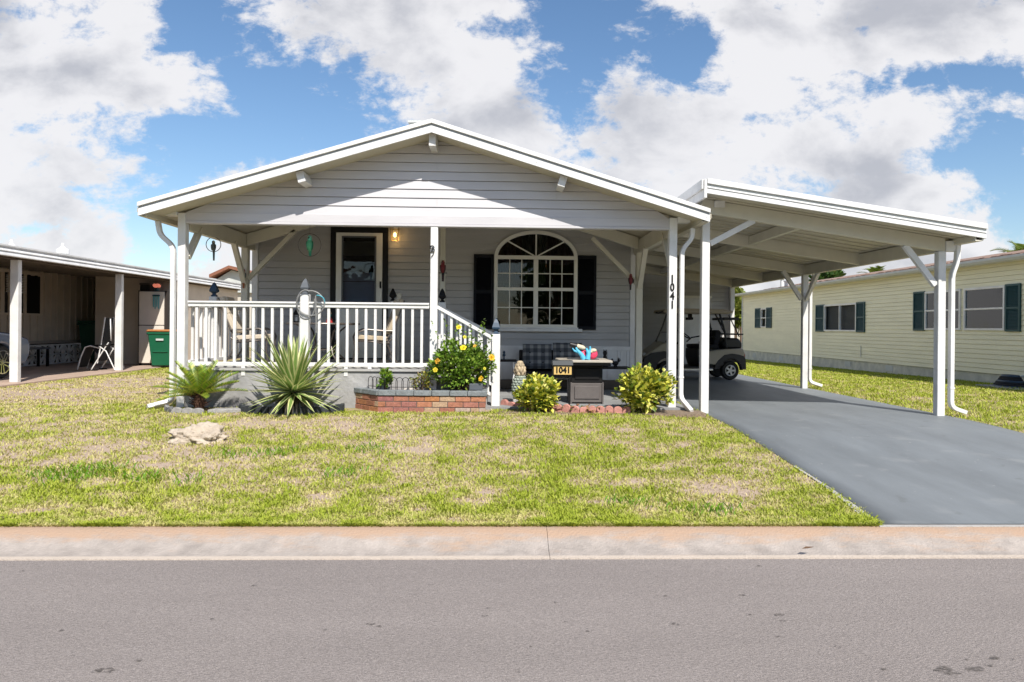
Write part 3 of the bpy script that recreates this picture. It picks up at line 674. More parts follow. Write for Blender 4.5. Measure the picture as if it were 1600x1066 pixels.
mb = MB(); mb.box(WX0-.06+.08, WX1+.09, YW-.09, YW+.0, WZ0-.075, WZ0-.025); mb.box(WX0+.0, WX1+.02, YW-.07, YW, WZ0-.025, WZ0); mb.build('sill', 'trim', win, .004)
mb = MB()                      # swagged curtains inside
def curtain(x0, x1, z0, z1, y, sag=0):
    n = 24; top = []; bot = []
    for k in range(n+1):
        t = k/n; x = lerp(x0, x1, t); yy = y+.03*math.sin(k*1.7); top.append((x, yy, z1)); bot.append((x, yy, z0+sag*math.sin(PI*t)))
    mb.add(bot+top, [(k, k+1, n+2+k, n+1+k) for k in range(n)])
curtain(WX0, WC-.25, 1.9, 3.2, YW+.28, .4); curtain(WC+.2, WX1, 1.6, 3.2, YW+.28, .3)
mb.build('curtain', 'curtain', win); mb = MB(); curtain(WC-.25, WC+.2, 2.35, 3.2, YW+.30, -.1); mb.build('valance_or_reflection', 'curtain2', win)
mb = MB(); p = aY(857, 408, YW+1.1); mb.lathe([(.02, .10), (.05, .03), (.075, -.04)], tuple(p), 12); mb.build('lamp_shade', emis('lamp_shade', (1., .78, .55), 2.2), win)
er = emis('bulb_red', (1., .25, .12), 3.)
for dx in (-.06, 0, .06): MB().ball((p.x+dx, p.y-.02, p.z-.10), .016, 8, 6).build('bulb', er, win)
for u0, u1, nm in ((740.5, 770.5, 'shutter'), (900.8, 931, 'shutter')):
    a = aY(u0, 396, YW-.04); b = aY(u1, 513, YW-.04); mb = MB(); z0, z1 = 1.46, 2.79
    mb.box(a.x, a.x+.045, YW-.052, YW-.01, z0, z1); mb.box(b.x-.045, b.x, YW-.052, YW-.01, z0, z1)
    for zz in (z0, (z0+z1)/2-.03, z1-.06): mb.box(a.x+.045, b.x-.045, YW-.05, YW-.01, zz, zz+.06)
    k = z0+.07
    while k < z1-.07: 
        mb.add([(a.x+.045, YW-.045, k), (b.x-.045, YW-.045, k), (b.x-.045, YW-.02, k+.028), (a.x+.045, YW-.02, k+.028)], [(0, 1, 2, 3)]); k += .03
    mb.box(a.x+.045, b.x-.045, YW-.018, YW-.01, z0+.05, z1-.05); mb.build(nm, 'shutter', house)
# thin light strip under the rafters above the window
mb = MB(); a, b = aY(760, 355, YW-.06), aY(905, 359, YW-.06); mb.box(a.x, b.x, YW-.07, YW-.02, a.z-.03, a.z+.02); mb.build('conduit', 'beam', house)
# downspouts of the house (gutter outlet, elbow, pipe, shoe)
def downspout(pts, m, par, hw=.038, hh=.028):
    P = [Vector(p) for p in pts]; out = [P[0]]
    for i in range(1, len(P)-1):
        a, b, c_ = P[i-1], P[i], P[i+1]; r = min(.09, (a-b).length*.4, (c_-b).length*.4); s0 = b+(a-b).normalized()*r; s1 = b+(c_-b).normalized()*r
        for k in range(6): t = k/5; out.append((s0*(1-t)**2+b*2*t*(1-t)+s1*t*t))
    out.append(P[-1]); mb = MB(); mb.sweep(out, hw, hh, (0, 1, 0))
    o = mb.build('downspout', m, par, .004)
    mb = MB()
    q = P[-3] if len(P) > 3 else P[-2]; zz = lerp(P[-3].z, P[-2].z, .86); mb.box(P[-2].x-hh-.006, P[-2].x+hh+.006, P[-2].y-hw-.006, P[-2].y+hw+.006, zz, zz+.02); mb.build('strap', m, o); return o
xg = aY(247, 335, 9.95).x
downspout([(xg, 9.95, 2.90), (xg+.03, 9.95, 2.72), (XL-.10, 9.95, 2.56), (XL-.10, 9.95, .45), (XL-.32, 9.72, .385)], 'trim', house)
xg = aY(1083, 350, 9.9).x
downspout([(xg, 9.93, 2.90), (xg-.01, 9.93, 2.76), (XR+.115, 9.93, 2.60), (XR+.115, 9.93, .52), (XR+.20, 9.66, .37)], 'white', house)
# ---- number on the right post, reading downwards
def text(s, size, m, parent, loc, rot=(PI/2, 0, 0), name='digit', depth=.004, sx=1.):
    c = bpy.data.curves.new(name, 'FONT'); c.body = s; c.size = size; c.extrude = depth; c.align_x = 'CENTER'; c.align_y = 'CENTER'; c.offset = size*.032
    o = bpy.data.objects.new(name, c); C.objects.link(o); dg = bpy.context.evaluated_depsgraph_get(); me = bpy.data.meshes.new_from_object(o.evaluated_get(dg)); bpy.data.objects.remove(o)
    me.materials.clear(); me.materials.append(M[m]); q = bpy.data.objects.new(name, me); C.objects.link(q); q.parent = parent
    q.location = Vector(loc)-org(parent); q.rotation_euler = rot; q.scale = (sx, 1, 1); return q
for s, v in zip('1041', (436.5, 449.5, 463, 477)):
    p = aY(1050.5, v, YF-.066); text(s, .15, 'black', house, p, name='house_number', sx=.80)
# ------------------------------------------------------------------ porch deck and steps
mb = MB(); mb.box(XL+.02, -1.0, YF-.02, YW-.002, .12, .868); pd = mb.build('porch_deck', 'stucco'); tag(pd, 'raised concrete porch deck with rough grey stucco face behind the spiky plants', 'porch deck')
mb = MB(); mb.box(XL+.0, -.98, YF-.05, YW-.004, .872, .905); mb.build('deck_edge', 'concrete', pd)
stp = MB(); 
for k in range(3): stp.box(-1.0+.0+.27*k*1.0, -1.0+.27*(k+1), YF+.08, YW-.7, .12 if k < 0 else .402, .90-.125*(k+1)-.0)
tag(stp.build('porch_steps', 'concrete'), 'grey concrete porch steps going down beside the yellow flowering bush', 'steps')
# ------------------------------------------------------------------ railing
rail = thing('porch_railing', 'white wooden porch railing with square balusters along the front and left of the deck', 'railing', (-2.7, YF, .9))
def topcap(mb, x0, x1, y0, y1, z): mb.box(x0, x1, y0, y1, z-.028, z); 
mb = MB(); mb.box(XL+.09, -1.0, YF-.05, YF+.06, 1.795, 1.822); mb.box(XL+.09, -1.0, YF-.03, YF+.04, 1.745, 1.793); mb.build('top_rail', 'white', rail, .004)
mb = MB(); mb.box(XL+.09, -1.0, YF-.03, YF+.04, .93, .985); mb.build('bottom_rail', 'white', rail, .004)
bal = None; xx = XL+.20
while xx < -1.05:
    if abs(xx+2.69) > .07:
        if bal is None: bal = MB().box(-.018, .018, -.018, .018, .985, 1.745).build('baluster', 'white', rail, .003, local=True); o = bal
        else: o = bal.copy(); C.objects.link(o)
        o.parent = rail; o.location = (xx+2.7, .005, -.9)
    xx += .1283
def finial(c, m, par, s=1.):
    mb = MB(); mb.lathe([(.052*s, 0), (.052*s, .02), (.030*s, .035), (.030*s, .05), (.074*s, .075), (.078*s, .095), (.05*s, .16*1.0), (.022*s, .205), (.002, .222)], c, 4, rot0=PI/4); return mb.build('finial', m, par, .003)
def newel(x, y, z0, z1, m, fm, par, cap=True):
    mb = MB().box(x-.058, x+.058, y-.058, y+.058, z0, z1); o = mb.build('newel_post', m, par, .006)
    if cap: finial((x, y, z1), fm, o)
    return o
newel(-2.70, YF-.02, .905, 1.925, 'white', 'capgrey', rail)
for u in (381, 541, 578): 
    x = aY(u, 578, YF).x; MB().box(x-.025, x+.025, YF-.03, YF+.03, .905 if u == 578 else .80, .93).build('rail_foot', 'white', rail)
# left side rail
mb = MB(); mb.box(XL+.0, XL+.08, YF+.1, YW-.55, 1.74, 1.81); mb.box(XL+.01, XL+.07, YF+.1, YW-.55, .95, 1.0); mb.build('side_rail', 'white', rail, .004)
yy = YF+.25
while yy < YW-.6:
    o = bal.copy(); C.objects.link(o); o.parent = rail; o.location = (XL+.04+2.7, yy-YF, -.9); yy += .14
newel(XL+.03, 11.02, .905, 1.92, 'white', 'navy', rail)
# stair railings
for nm, yr, lab, fm in (('stair_railing', YF+.05, 'white sloping stair railing nearest the flowering bush, ending in a navy finial', 'navy'), ('stair_railing', 11.35, 'white sloping stair railing farther back on the steps, partly hidden by the nearer one', 'black')):
    sr = thing(nm, lab, 'railing', (-.5, yr, .4), 0, 'stair railings')
    x0, x1 = -.90, -.10; z0, z1 = 1.80, 1.36 if yr < 11 else 1.40
    if yr > 11: newel(-.93, yr, .905, 1.88, 'white', 'black', sr)
    newel(x1+.03, yr, .402 if yr > 10.5 else .37, 1.40 if yr < 11 else 1.42, 'white', fm, sr)
    MB().prism([(x0, z0-.0), (x1, z1+.0), (x1, z1-.05), (x0, z0-.05)], yr-.045, yr+.045, 'y').build('top_rail', 'white', sr, .003)
    MB().prism([(x0, z0-.80), (x1, z1-.80), (x1, z1-.85), (x0, z0-.85)], yr-.025, yr+.025, 'y').build('bottom_rail', 'white', sr, .003)
    for k in range(6):
        x = lerp(x0, x1, (k+.6)/6.2); zt = lerp(z0, z1, (x-x0)/(x1-x0))-.045; MB().box(x-.018, x+.018, yr-.018, yr+.018, zt-.76, zt).build('baluster', 'white', sr, .003)
# ------------------------------------------------------------------ carport
cp = thing('carport', 'white flat sloping carport with braced posts over the grey driveway', 'carport', (4.5, YF, .3))
CS = -.1455; cz = lambda x: 3.34+CS*(x-2.73)      # underside at x
X0, X1, YC0, YC1 = 2.73, 6.50, 9.45, 19.3
# pan roof panels with ribs
mb = MB(); mb.prism([(X0, cz(X0)), (X1, cz(X1)), (X1, cz(X1)+.04), (X0, cz(X0)+.04)], YC0+.05, YC1, 'y')
cr_ = mb.build('roof_panel', 'soffit', cp)
mb = MB(); y = YC0+.35
while y < YC1: mb.prism([(X0+.02, cz(X0)-.006), (X1-.02, cz(X1)-.002), (X1-.02, cz(X1)-.012), (X0+.02, cz(X0)-.02)], y, y+.02, 'y'); y += .3
mb.build('panel_seam', 'soffit', cr_)
mb = MB(); mb.prism([(X0-.02, cz(X0)+.044), (X1+.02, cz(X1)+.044), (X1+.02, cz(X1)+.06), (X0-.02, cz(X0)+.06)], YC0, YC1+.05, 'y'); mb.build('roof_skin', 'roof', cr_)
mb = MB()
def cst(a, b, y0, y1, xa=X0-.01, xb=X1+.03): mb.prism([(xa, cz(xa)+a), (xb, cz(xb)+a), (xb, cz(xb)+b), (xa, cz(xa)+b)], y0, y1, 'y')
cst(-.035, .035, YC0+.0, YC0+.03); cst(.035, .055, YC0-.012, YC0+.03); cst(.09, .16, YC0-.03, YC0+.03)
mb.build('fascia', 'trim', cr_, .003)
mb = MB(); cst(.057, .088, YC0-.004, YC0+.03); mb.build('fascia_groove', 'groove_g' if False else M['gutterg'], cr_)
mb = MB(); mb.box(X0-.05, X0-.012, YC0-.02, YC1, cz(X0)-.10, cz(X0)+.15); mb.box(X0-.08, X0-.052, YC0-.0, YC1, cz(X0)+.02, cz(X0)+.15); mb.build('side_fascia', 'white', cr_, .003)
w = .13; xe = X1-.1; ze = cz(xe)
mb = MB(); mb.prism([(xe, ze-.085), (xe+w*.8, ze-.085), (xe+w, ze-.02), (xe+w, ze+.03), (xe+w*.9, ze+.03), (xe+w*.7, ze-.07), (xe+.01, ze-.07), (xe+.01, ze-.006), (xe, ze-.006)], YC0+.03, YC1, 'y'); mb.build('gutter', 'beam', cr_)
PXR = 6.24; PXL = 2.86
ys_ = [YF, YF+2.28, YF+4.56, YF+6.84, YF+9.1]
for i, y in enumerate(ys_):
    mb = MB(); xb = PXR+.05
    mb.prism([(PXL-.06, cz(PXL-.06)-.004), (xb, cz(xb)-.004), (xb, cz(xb)-.20), (PXL-.06, cz(PXL-.06)-.20)], y-.04, y+.04, 'y'); mb.build('cross_beam', 'beam', cp, .004)
    if i < 4:
        mb = MB(); mb.box(4.26, 4.34, y+.042, y+2.236, cz(4.34)-.15, cz(4.34)-.004); mb.build('purlin', 'beam', cp, .003)
mb = MB(); mb.box(PXR-.045, PXR+.045, YF+.045, YC1, cz(PXR)-.21, cz(PXR)-.01); mb.build('side_beam', 'beam', cp, .004)
mb = MB(); mb.box(PXR+.052, PXR+.27, YF-.06, YF+.05, cz(PXR+.2)-.17, cz(PXR+.3)-.01); mb.build('beam_end', 'white', cp, .003)
mb = MB(); mb.box(PXL-.01+.12, PXL+.25, YF-.10, YF-.045, cz(PXL)-.12, cz(PXL)-.03); mb.build('beam_end', 'white', cp, .003)
for (x, y) in ((PXL, YF), (PXR, YF), (PXR, 14.55), (PXR, YC1-.1)):
    mb = MB(); mb.box(x-.055, x+.055, y-.055, y+.055, g(x, y)-.02, cz(x)-.20); mb.build('post', 'white', cp, .006)
def cb_(a, b, ref=(0, 1, 0)): MB().bar(a, b, .032, .040, ref).build('brace', 'white', cp, .003)
cb_((PXR-.07, YF, 2.15), (5.72, YF, cz(5.72)-.19)); cb_((PXL+.07, YF, 2.70), (3.55, YF, cz(3.55)-.19))
y2 = 14.55; cb_((PXR-.07, y2, 2.12), (5.78, y2, cz(5.78)-.19)); cb_((PXR, y2-.07, 2.12), (PXR, y2-.62, cz(PXR)-.2), (1, 0, 0)); 
downspout([(6.46, 9.95, 2.72), (6.45, 9.95, 2.48), (PXR+.14, 9.95, 2.30), (PXR+.14, 9.95, .42), (PXR+.36, 9.95, .345)], 'trim', cp)
downspout([(6.46, 14.6, 2.72), (6.45, 14.6, 2.55), (PXR+.14, 14.6, 2.38), (PXR+.14, 14.6, .42), (PXR+.36, 14.5, .345)], 'white', cp)
# storage room closing the end of the carport
sh = thing('storage_room', 'grey sided storage room with pale door at the back of the carport', 'storage room', (4.3, 19.4, .28))
SX1 = aY(1143, 500, 19.4).x
xcut = lambda z: 2.73+(3.30-z)/.1455
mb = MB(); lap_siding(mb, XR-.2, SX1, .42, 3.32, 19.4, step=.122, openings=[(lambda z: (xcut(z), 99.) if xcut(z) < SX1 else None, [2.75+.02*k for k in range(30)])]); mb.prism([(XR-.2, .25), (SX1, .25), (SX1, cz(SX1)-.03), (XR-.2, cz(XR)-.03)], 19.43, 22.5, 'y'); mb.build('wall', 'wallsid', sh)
mb = MB(); mb.box(XR, SX1, 19.37, 19.415, .28, .42); mb.build('base', 'concrete', sh)
mb = MB(); mb.box(SX1-.05, SX1+.06, 19.34, 19.5, .28, 2.86); mb.build('corner_trim', 'trim', sh)
a, b = aY(1062, 466, 19.35), aY(1108, 595, 19.35)
mb = MB(); mb.box(a.x, b.x, 19.34, 19.4, .34, a.z); dd = mb.build('door', 'trim', sh); MB().box(a.x-.06, b.x+.06, 19.35, 19.39, a.z+.004, a.z+.07).build('door_frame', 'ivory', dd)
MB().ball((b.x-.08, 19.31, 1.2), .03, 8, 6).build('handle', 'steel', dd)
# ------------------------------------------------------------------ planter, edging, rock
def jit(c, a=.1, r=random): k = 1+r.uniform(-a, a); return tuple(max(0, x*k) for x in c)
PZ0, PZ1 = .34, .645
pl = thing('brick_planter', 'angled red brick planter with grey capstones in front of the steps', 'planter', (-.9, 9.6, .34))
A, B, Cc, D = Vector((-2.02, 10.0, 0)), Vector((-1.62, 9.55, 0)), Vector((-.20, 9.50, 0)), Vector((-.20, 10.02, 0))
def brickwall(mb, cap, mort, a, b):
    d = (b-a); Ln = d.length; d.normalize(); nrm = Vector((d.y, -d.x, 0)); bl = .205; rnd = random.Random(int(a.x*100))
    def blk(m_, s0, s1, n0, n1, z0, z1, col=None):
        q = [a+d*s0+nrm*n0, a+d*s1+nrm*n0, a+d*s1+nrm*n1, a+d*s0+nrm*n1]
        m_.add([(p.x, p.y, z) for z in (z0, z1) for p in q], [(0, 3, 2, 1), (4, 5, 6, 7), (0, 1, 5, 4), (1, 2, 6, 5), (2, 3, 7, 6), (3, 0, 4, 7)], col)
    blk(mort, .004, Ln-.004, -.085, -.008, PZ0-.12, PZ1-.065)
    h = .075
    for r in range(4):
        s = -(.1 if r % 2 else 0); z0 = PZ1-.07-(r+1)*h+.0
        while s < Ln:
            s0, s1 = max(s, 0), min(s+bl-.008, Ln)
            if s1-s0 > .02:
                t = rnd.random(); c = (lerp(.30, .46, t), lerp(.12, .195, t), lerp(.07, .12, rnd.random()))
                if rnd.random() < .2: c = (.46, .31, .20)
                if r == 2 and rnd.random() < .35: c = (.48, .36, .30)
                blk(mb, s0, s1, -.08, 0+rnd.uniform(-.003, .003), z0+.005, z0+h-.004, c)
            s += bl
    s = 0; nb = max(1, round(Ln/.22)); w = Ln/nb
    for k in range(nb): blk(cap, k*w+.003, (k+1)*w-.003, -.12, .018+rnd.uniform(-.004, .004), PZ1-.066, PZ1+rnd.uniform(-.003, .003))
bk, cap, mo = MB(), MB(), MB()
for a, b in ((A, B), (B, Cc), (Cc, D)): brickwall(bk, cap, mo, a, b)
bk.build('brick_wall', 'brickv', pl, .004); cap.build('capstones', 'capstone', pl, .006); mo.build('mortar', 'mortar', pl)
mb = MB(); mb.box(-.42, -.24, 9.62, 9.80, PZ1+.002, PZ1+.09); mb.build('corner_block', 'capgrey', pl, .008)
mb = MB(); mb.prism([(-1.95, 9.98), (-1.58, 9.62), (-.27, 9.58), (-.27, 9.98)], PZ1-.2, PZ1-.03, 'z'); mb.build('soil', 'mulch', pl)
def scallops(name, label, pts, m, w=.125, h=.11, group=None, cat='edging'):
    pts = [Vector(p) for p in pts]; ed = thing(name, label, cat, pts[0], 0, group); rnd = random.Random(2)
    for a, b in zip(pts[:-1], pts[1:]):
        n = max(1, round((b-a).length/w)); d = (b-a)/n; nr = Vector((d.y, -d.x, 0)).normalized()*.022
        for k in range(n):
            c = a+d*(k+.5); hw = d*.48; z0 = g(c.x, c.y)-.05; hh = h*(rnd.uniform(.85, 1.08)); c.z = 0
            prof = [(-1, 0), (1, 0), (1, .55)]+[(math.cos(t), .55+.45*math.sin(t)) for t in [PI*q/8 for q in range(1, 8)]]+[(-1, .55)]
            sag = rnd.uniform(-.012, .012); vs = []
            for s_ in (-1, 1):
                for (px_, pz_) in prof: q = c+hw*px_+nr*s_; vs.append((q.x, q.y+sag, z0+.05+(hh)*pz_-(.05 if pz_ == 0 else 0)))
            n_ = len(prof); fs = [tuple(range(n_)), tuple(range(2*n_-1, n_-1, -1))]+[(i, (i+1) % n_, (i+1) % n_+n_, i+n_) for i in range(n_)]
            MB().add(vs, fs).build('scallop', m, ed, .004)
    return ed
scallops('scallop_edging', 'pinkish red scalloped concrete edging along the bed below the fire table', [(aZ(u, v, .33).x, aZ(u, v, .33).y, 0) for u, v in ((783, 640), (840, 646), (905, 650), (985, 650))], 'pink')
scallops('scallop_edging', 'grey scalloped stone edging round the small sago palm', [(-4.42, 9.62, 0), (-4.22, 9.36, 0), (-3.78, 9.28, 0)], 'greysc', .13, .075)
mb = MB(); rnd = random.Random(4)
for k in range(7): x = -3.72+.07*k; mb.box(x, x+.066, 9.32+.04*k, 9.40+.04*k, .3, .40+rnd.uniform(-.01, .01))
mb.prism([(-3.75, 9.30), (-3.35, 9.42), (-3.28, 9.62), (-3.70, 9.50)], .33, .41, 'z'); tag(mb.build('edging_block', 'greysc', bevel=.012, smooth=True), 'long grey edging block to the right of the sago palm', 'edging block')
ae = thing('agave_edging', 'low charcoal edging ring half hidden under the variegated agave', 'edging', (-2.75, 9.4, .33)); rnd = random.Random(9)
for k in range(22):
    a = PI+PI*k/21; x, y = -2.76+.66*math.cos(a), 9.60+.36*math.sin(a); t = Vector((-math.sin(a)*.6, math.cos(a)*.34, 0)).normalized()*.042
    q = [Vector((x, y, 0))+t*s_+Vector((t.y, -t.x, 0))*.6*r_*1. for s_, r_ in ((-1, -1), (1, -1), (1, 1), (-1, 1))]; z = g(x, y)
    MB().add([(p.x, p.y, zz) for zz in (z-.05, z+.10+rnd.uniform(-.008, .008)) for p in q], [(0, 3, 2, 1), (4, 5, 6, 7), (0, 1, 5, 4), (1, 2, 6, 5), (2, 3, 7, 6), (3, 0, 4, 7)]).build('edging_piece', 'darksc', ae, .008)
# beds: mulch and stones
def bed(name, pts, z, m, lab):
    mb = MB(); mb.prism(pts, z-.12, z, 'z'); o = mb.build(name, m); structure(o); return o
bed('mulch_bed', [(-4.40, 9.62), (-4.2, 9.40), (-3.78, 9.33), (-3.3, 9.66), (-3.3, 9.97), (-4.42, 9.97)], .365, 'mulch', '')
bed('mulch_bed', [(-.05, 9.42), (1.72, 9.38), (2.45, 9.35), (2.75, 9.5), (2.75, 9.85), (-.05, 9.85)], .37, mat('bed_soil', (.27, .20, .14), .95, .5, 30, 1., 60), '')
def stone(name, label, c, r, m, seed, group=None, sub=3, amp=.35):
    bm = bmesh.new(); bmesh.ops.create_icosphere(bm, subdivisions=sub, radius=1)
    for v in bm.verts:
        p = v.co.copy(); q = 1+amp*mn.fractal(p*1.4+Vector((seed, 0, 0)), .8, 2.1, 4)+.10*mn.noise(p*6+Vector((0, seed, 0)))
        z = max(p.z*q, -.5); v.co = Vector((p.x*q*r[0], p.y*q*r[1], z*r[2]))
    me = bpy.data.meshes.new(name); bm.to_mesh(me); bm.free(); me.polygons.foreach_set('use_smooth', [True]*len(me.polygons)); me.materials.append(M[m] if isinstance(m, str) else m)
    o = bpy.data.objects.new(name, me); C.objects.link(o); o.location = c; return tag(o, label, 'rock', group)
p = aZ(306, 686, .30); stone('coral_rock', 'pale pitted coral boulder lying on the lawn', (p.x, p.y+.12, .285), (.28, .19, .135), 'rock', 3.3, sub=5, amp=.5)
rnd = random.Random(12)
for i, (u, v, s_) in enumerate(((345, 634, .030), (358, 630, .026), (338, 639, .022))):
    p = aZ(u, v, .38); stone('white_stone', ('larger', 'farther', 'smallest')[i]+' whitish stone in the mulch beside the sago palm', (p.x, p.y, .375), (s_*1.5, s_*1.2, s_), mat('pale_stone', (.5, .43, .38), .9, .3, 20), i, 'stones in the sago bed', 2)
p = aZ(635, 604, PZ1-.03); stone('white_stone', 'pale flat stone lying in the brick planter behind its front capstones', (-1.23, 9.74, PZ1-.01), (.085, .05, .035), mat('pale_stone2', (.62, .56, .50), .9, .2, 20), 5, sub=2)
# ------------------------------------------------------------------ plants
def leafquad(mb, p, d, up, L, w, col, droop=.0, seg=2):
    d = d.normalized(); s_ = d.cross(up); s_ = s_.normalized() if s_.length > .01 else Vector((1, 0, 0))
    q = [p, p+d*L*.45+s_*w+up*L*.05, p+d*L-Vector((0, 0, droop*L)), p+d*L*.45-s_*w+up*L*.05]
    mb.add(q, [(0, 1, 2, 3)], col)
def rv(rnd): 
    while True:
        v = Vector((rnd.uniform(-1, 1), rnd.uniform(-1, 1), rnd.uniform(-1, 1)))
        if .05 < v.length < 1: return v
# agave with cream striped sword leaves
def agave():
    c = Vector((-2.69, 9.42, g(-2.73, 9.42)+.26)); root = thing('agave', 'large spiky variegated agave with cream striped leaves before the porch', 'agave', (c.x, c.y, g(c.x, c.y)))
    mb = MB(); rnd = random.Random(11); n = 128
    for k in range(n):
        t = k/n; el = math.radians(lerp(86, -24, t**.85)+rnd.uniform(-6, 6)); az = k*2.39996+rnd.uniform(-.15, .15)
        Ln = 1.22*(.50+.14*math.sin(min(1, t*1.6)*PI))*rnd.uniform(.88, 1.08)*(1.12 if t < .45 else 1.)
        d = Vector((math.cos(az)*math.cos(el), math.sin(az)*math.cos(el), math.sin(el))); side = Vector((-math.sin(az), math.cos(az), 0)); nor = side.cross(d)*-1
        if nor.z < 0: nor = -nor
        g1 = (.17, .29, .07); cm = (.66, .66, .32); g2 = (.24, .34, .09)
        if rnd.random() < .35: g1 = (.19, .32, .08)
        base = c+d*.015; S = 7; W0 = .038*rnd.uniform(.85, 1.15)
        prof = [.75, .95, 1.0, .9, .68, .38, .02]
        rows = []
        for s_ in range(S):
            q = s_/(S-1); pt = base+d*Ln*q+Vector((0, 0, -.07*q*q*Ln*math.cos(el))); w = W0*prof[s_]
            rows.append([pt+side*w*f+nor*(.011*abs(f)*prof[s_]) for f in (-1, -.52, -.12, .12, .52, 1)])
        b_ = len(mb.v)
        for r in rows: mb.v += [tuple(x) for x in r]
        for s_ in range(S-1):
            for q, col in enumerate((cm, g1, g2, g1, cm)):
                i = b_+s_*6+q; mb.f.append((i, i+1, i+7, i+6)); mb.c.append(jit(col, .10, rnd)); mb.m.append(0)
    mb.build('leaves', 'leaf', root)
    mb = MB(); mb.lathe([(.05, g(c.x, c.y)-.05), (.055, g(c.x, c.y)+.1), (.06, c.z), (.02, c.z+.06)], (c.x, c.y, 0), 10); mb.build('stem', 'bark', root)
    mb = MB(); rnd = random.Random(6)     # withered lower leaves
    for k in range(26):
        az = k*2.4; d = Vector((math.cos(az), math.sin(az), 0)); z0 = c.z-.04
        p1 = Vector((c.x, c.y, z0))+d*.06; p2 = Vector((c.x, c.y, z0-.08))+d*.20*rnd.uniform(.8, 1.3); p3 = Vector((c.x, c.y, z0-.22))+d*.27*rnd.uniform(.8, 1.2); s_ = Vector((-d.y, d.x, 0))*.018
        mb.add([p1-s_, p1+s_, p2+s_, p2-s_, p3], [(0, 1, 2, 3), (3, 2, 4)], (.10, .085, .06))
    mb.build('withered_leaves', 'leaf', root)
agave()
def frond(mb, base, az, el, Ln, rnd, cols, wl=.075, droop=.5, n=22, lw=.006, vee=.5):
    pts = []; d0 = Vector((math.cos(az)*math.cos(el), math.sin(az)*math.cos(el), math.sin(el))); side = Vector((-math.sin(az), math.cos(az), 0))
    for k in range(n+1):
        t = k/n; pts.append(base+d0*Ln*t+Vector((0, 0, -droop*Ln*t*t*.5)))
    for k in range(1, n):
        t = k/n; T = (pts[k+1]-pts[k-1]).normalized(); up = side.cross(T); up = up if up.z > 0 else -up
        l = wl*math.sin(PI*(.12+.80*t))**.6*rnd.uniform(.9, 1.1)
        for sg in (-1, 1):
            d = (side*sg+T*.65+up*vee).normalized(); w = T*lw; p = pts[k]; c = jit(rnd.choice(cols), .15, rnd)
            mb.add([p-w, p+w, p+d*l*.6+w*.8, p+d*l, p+d*l*.6-w*.8], [(0, 1, 2, 3, 4)], c)
    return pts
def sago():
    c = Vector((-3.98, 9.62, .365)); root = thing('sago_palm', 'small yellow green sago palm beside the left downspout', 'sago palm', c)
    rnd = random.Random(21); mb = MB(); rb = MB(); top = c+Vector((0, 0, .20))
    cols = [(.20, .34, .025), (.34, .46, .04), (.46, .48, .06), (.12, .22, .02)]
    for k in range(34):
        t = k/34; el = math.radians(lerp(68, 4, t)); az = k*2.39996+rnd.uniform(-.2, .2)
        pts = frond(mb, top, az, el, lerp(.50, .64, rnd.random()), rnd, cols, .10, .35, 26, .0075, .55); rb.tube([tuple(q) for q in pts], [.006]*12+[.003]*13, 4, (.33, .30, .08))
    mb.build('fronds', 'leaf', root); rb.build('frond_ribs', 'leaf', root)
    mb = MB(); rnd = random.Random(5); mb.lathe([(.05, c.z-.05), (.07, c.z+.08), (.06, c.z+.2), (.02, c.z+.24)], (c.x, c.y, 0), 10)
    for k in range(60):
        a = k*2.4; z = c.z+.02+.2*(k/60); d = Vector((math.cos(a), math.sin(a), .5)); p = Vector((c.x, c.y, z))+d*.045; mb.bar(tuple(p), tuple(p+d*rnd.uniform(.04, .11)), .007, .004)
    mb.build('trunk', mat('sago_trunk', (.10, .045, .025), .9, .4, 25), root)
sago()
def bush(name, label, c, r, n, cols, seed, L=(.04, .07), w=.3, clumps=26, cat='bush', stems=8, zmin=0., spread=.33, group=None, m='leaf'):
    root = thing(name, label, cat, (c[0], c[1], c[2]), 0, group); rnd = random.Random(seed); mb = MB(); c = Vector(c)
    cl = []
    for k in range(clumps):
        v = rv(rnd).normalized()*rnd.uniform(.45, .88); v.z = v.z*.95; cl.append(Vector((v.x*r[0], v.y*r[1], r[2]+v.z*r[2]*.93)))
    for k in range(n):
        q = rnd.choice(cl); o = rv(rnd)*spread; p = c+q+Vector((o.x*r[0], o.y*r[1], o.z*r[2]))
        if p.z < c.z+zmin: p.z = c.z+zmin+rnd.random()*.05
        out = (p-c-Vector((0, 0, r[2]*.6))); d = (out.normalized()*.8+rv(rnd)*.9+Vector((0, 0, .35))).normalized(); up = (Vector((0, 0, 1))+rv(rnd)*.6).normalized(); Ln = rnd.uniform(*L)
        leafquad(mb, p, d, up, Ln, Ln*w, jit(rnd.choice(cols), .22, rnd), .15)
    mb.build('foliage', m, root)
    if stems:
        mb = MB()
        for k in range(stems):
            q = rnd.choice(cl); mb.tube([tuple(c+Vector((q.x*.12, q.y*.12, -.03))), tuple(c+Vector((q.x*.5, q.y*.5, q.z*.5))), tuple(c+q)], [.012 if r[0] < 1 else .09, .009 if r[0] < 1 else .05, .004], 5)
        mb.build('stems' if r[0] < 1 else 'trunk', 'bark', root)
    return root, cl
crot = [(.74, .70, .12), (.62, .62, .09), (.40, .48, .06), (.11, .18, .02), (.78, .74, .24), (.10, .16, .02), (.58, .56, .06)]
bush('croton_bush', 'small round yellow green croton bush next to the house number box', (.50, 9.60, .36), (.29, .24, .26), 1900, crot, 3, (.06, .095), .34, 46, 'bush', 8, .01)
bush('croton_bush', 'larger yellow green croton bush by the post with the house number', (1.92, 9.56, .36), (.37, .28, .325), 2600, crot, 8, (.06, .10), .34, 56, 'bush', 8, .01)
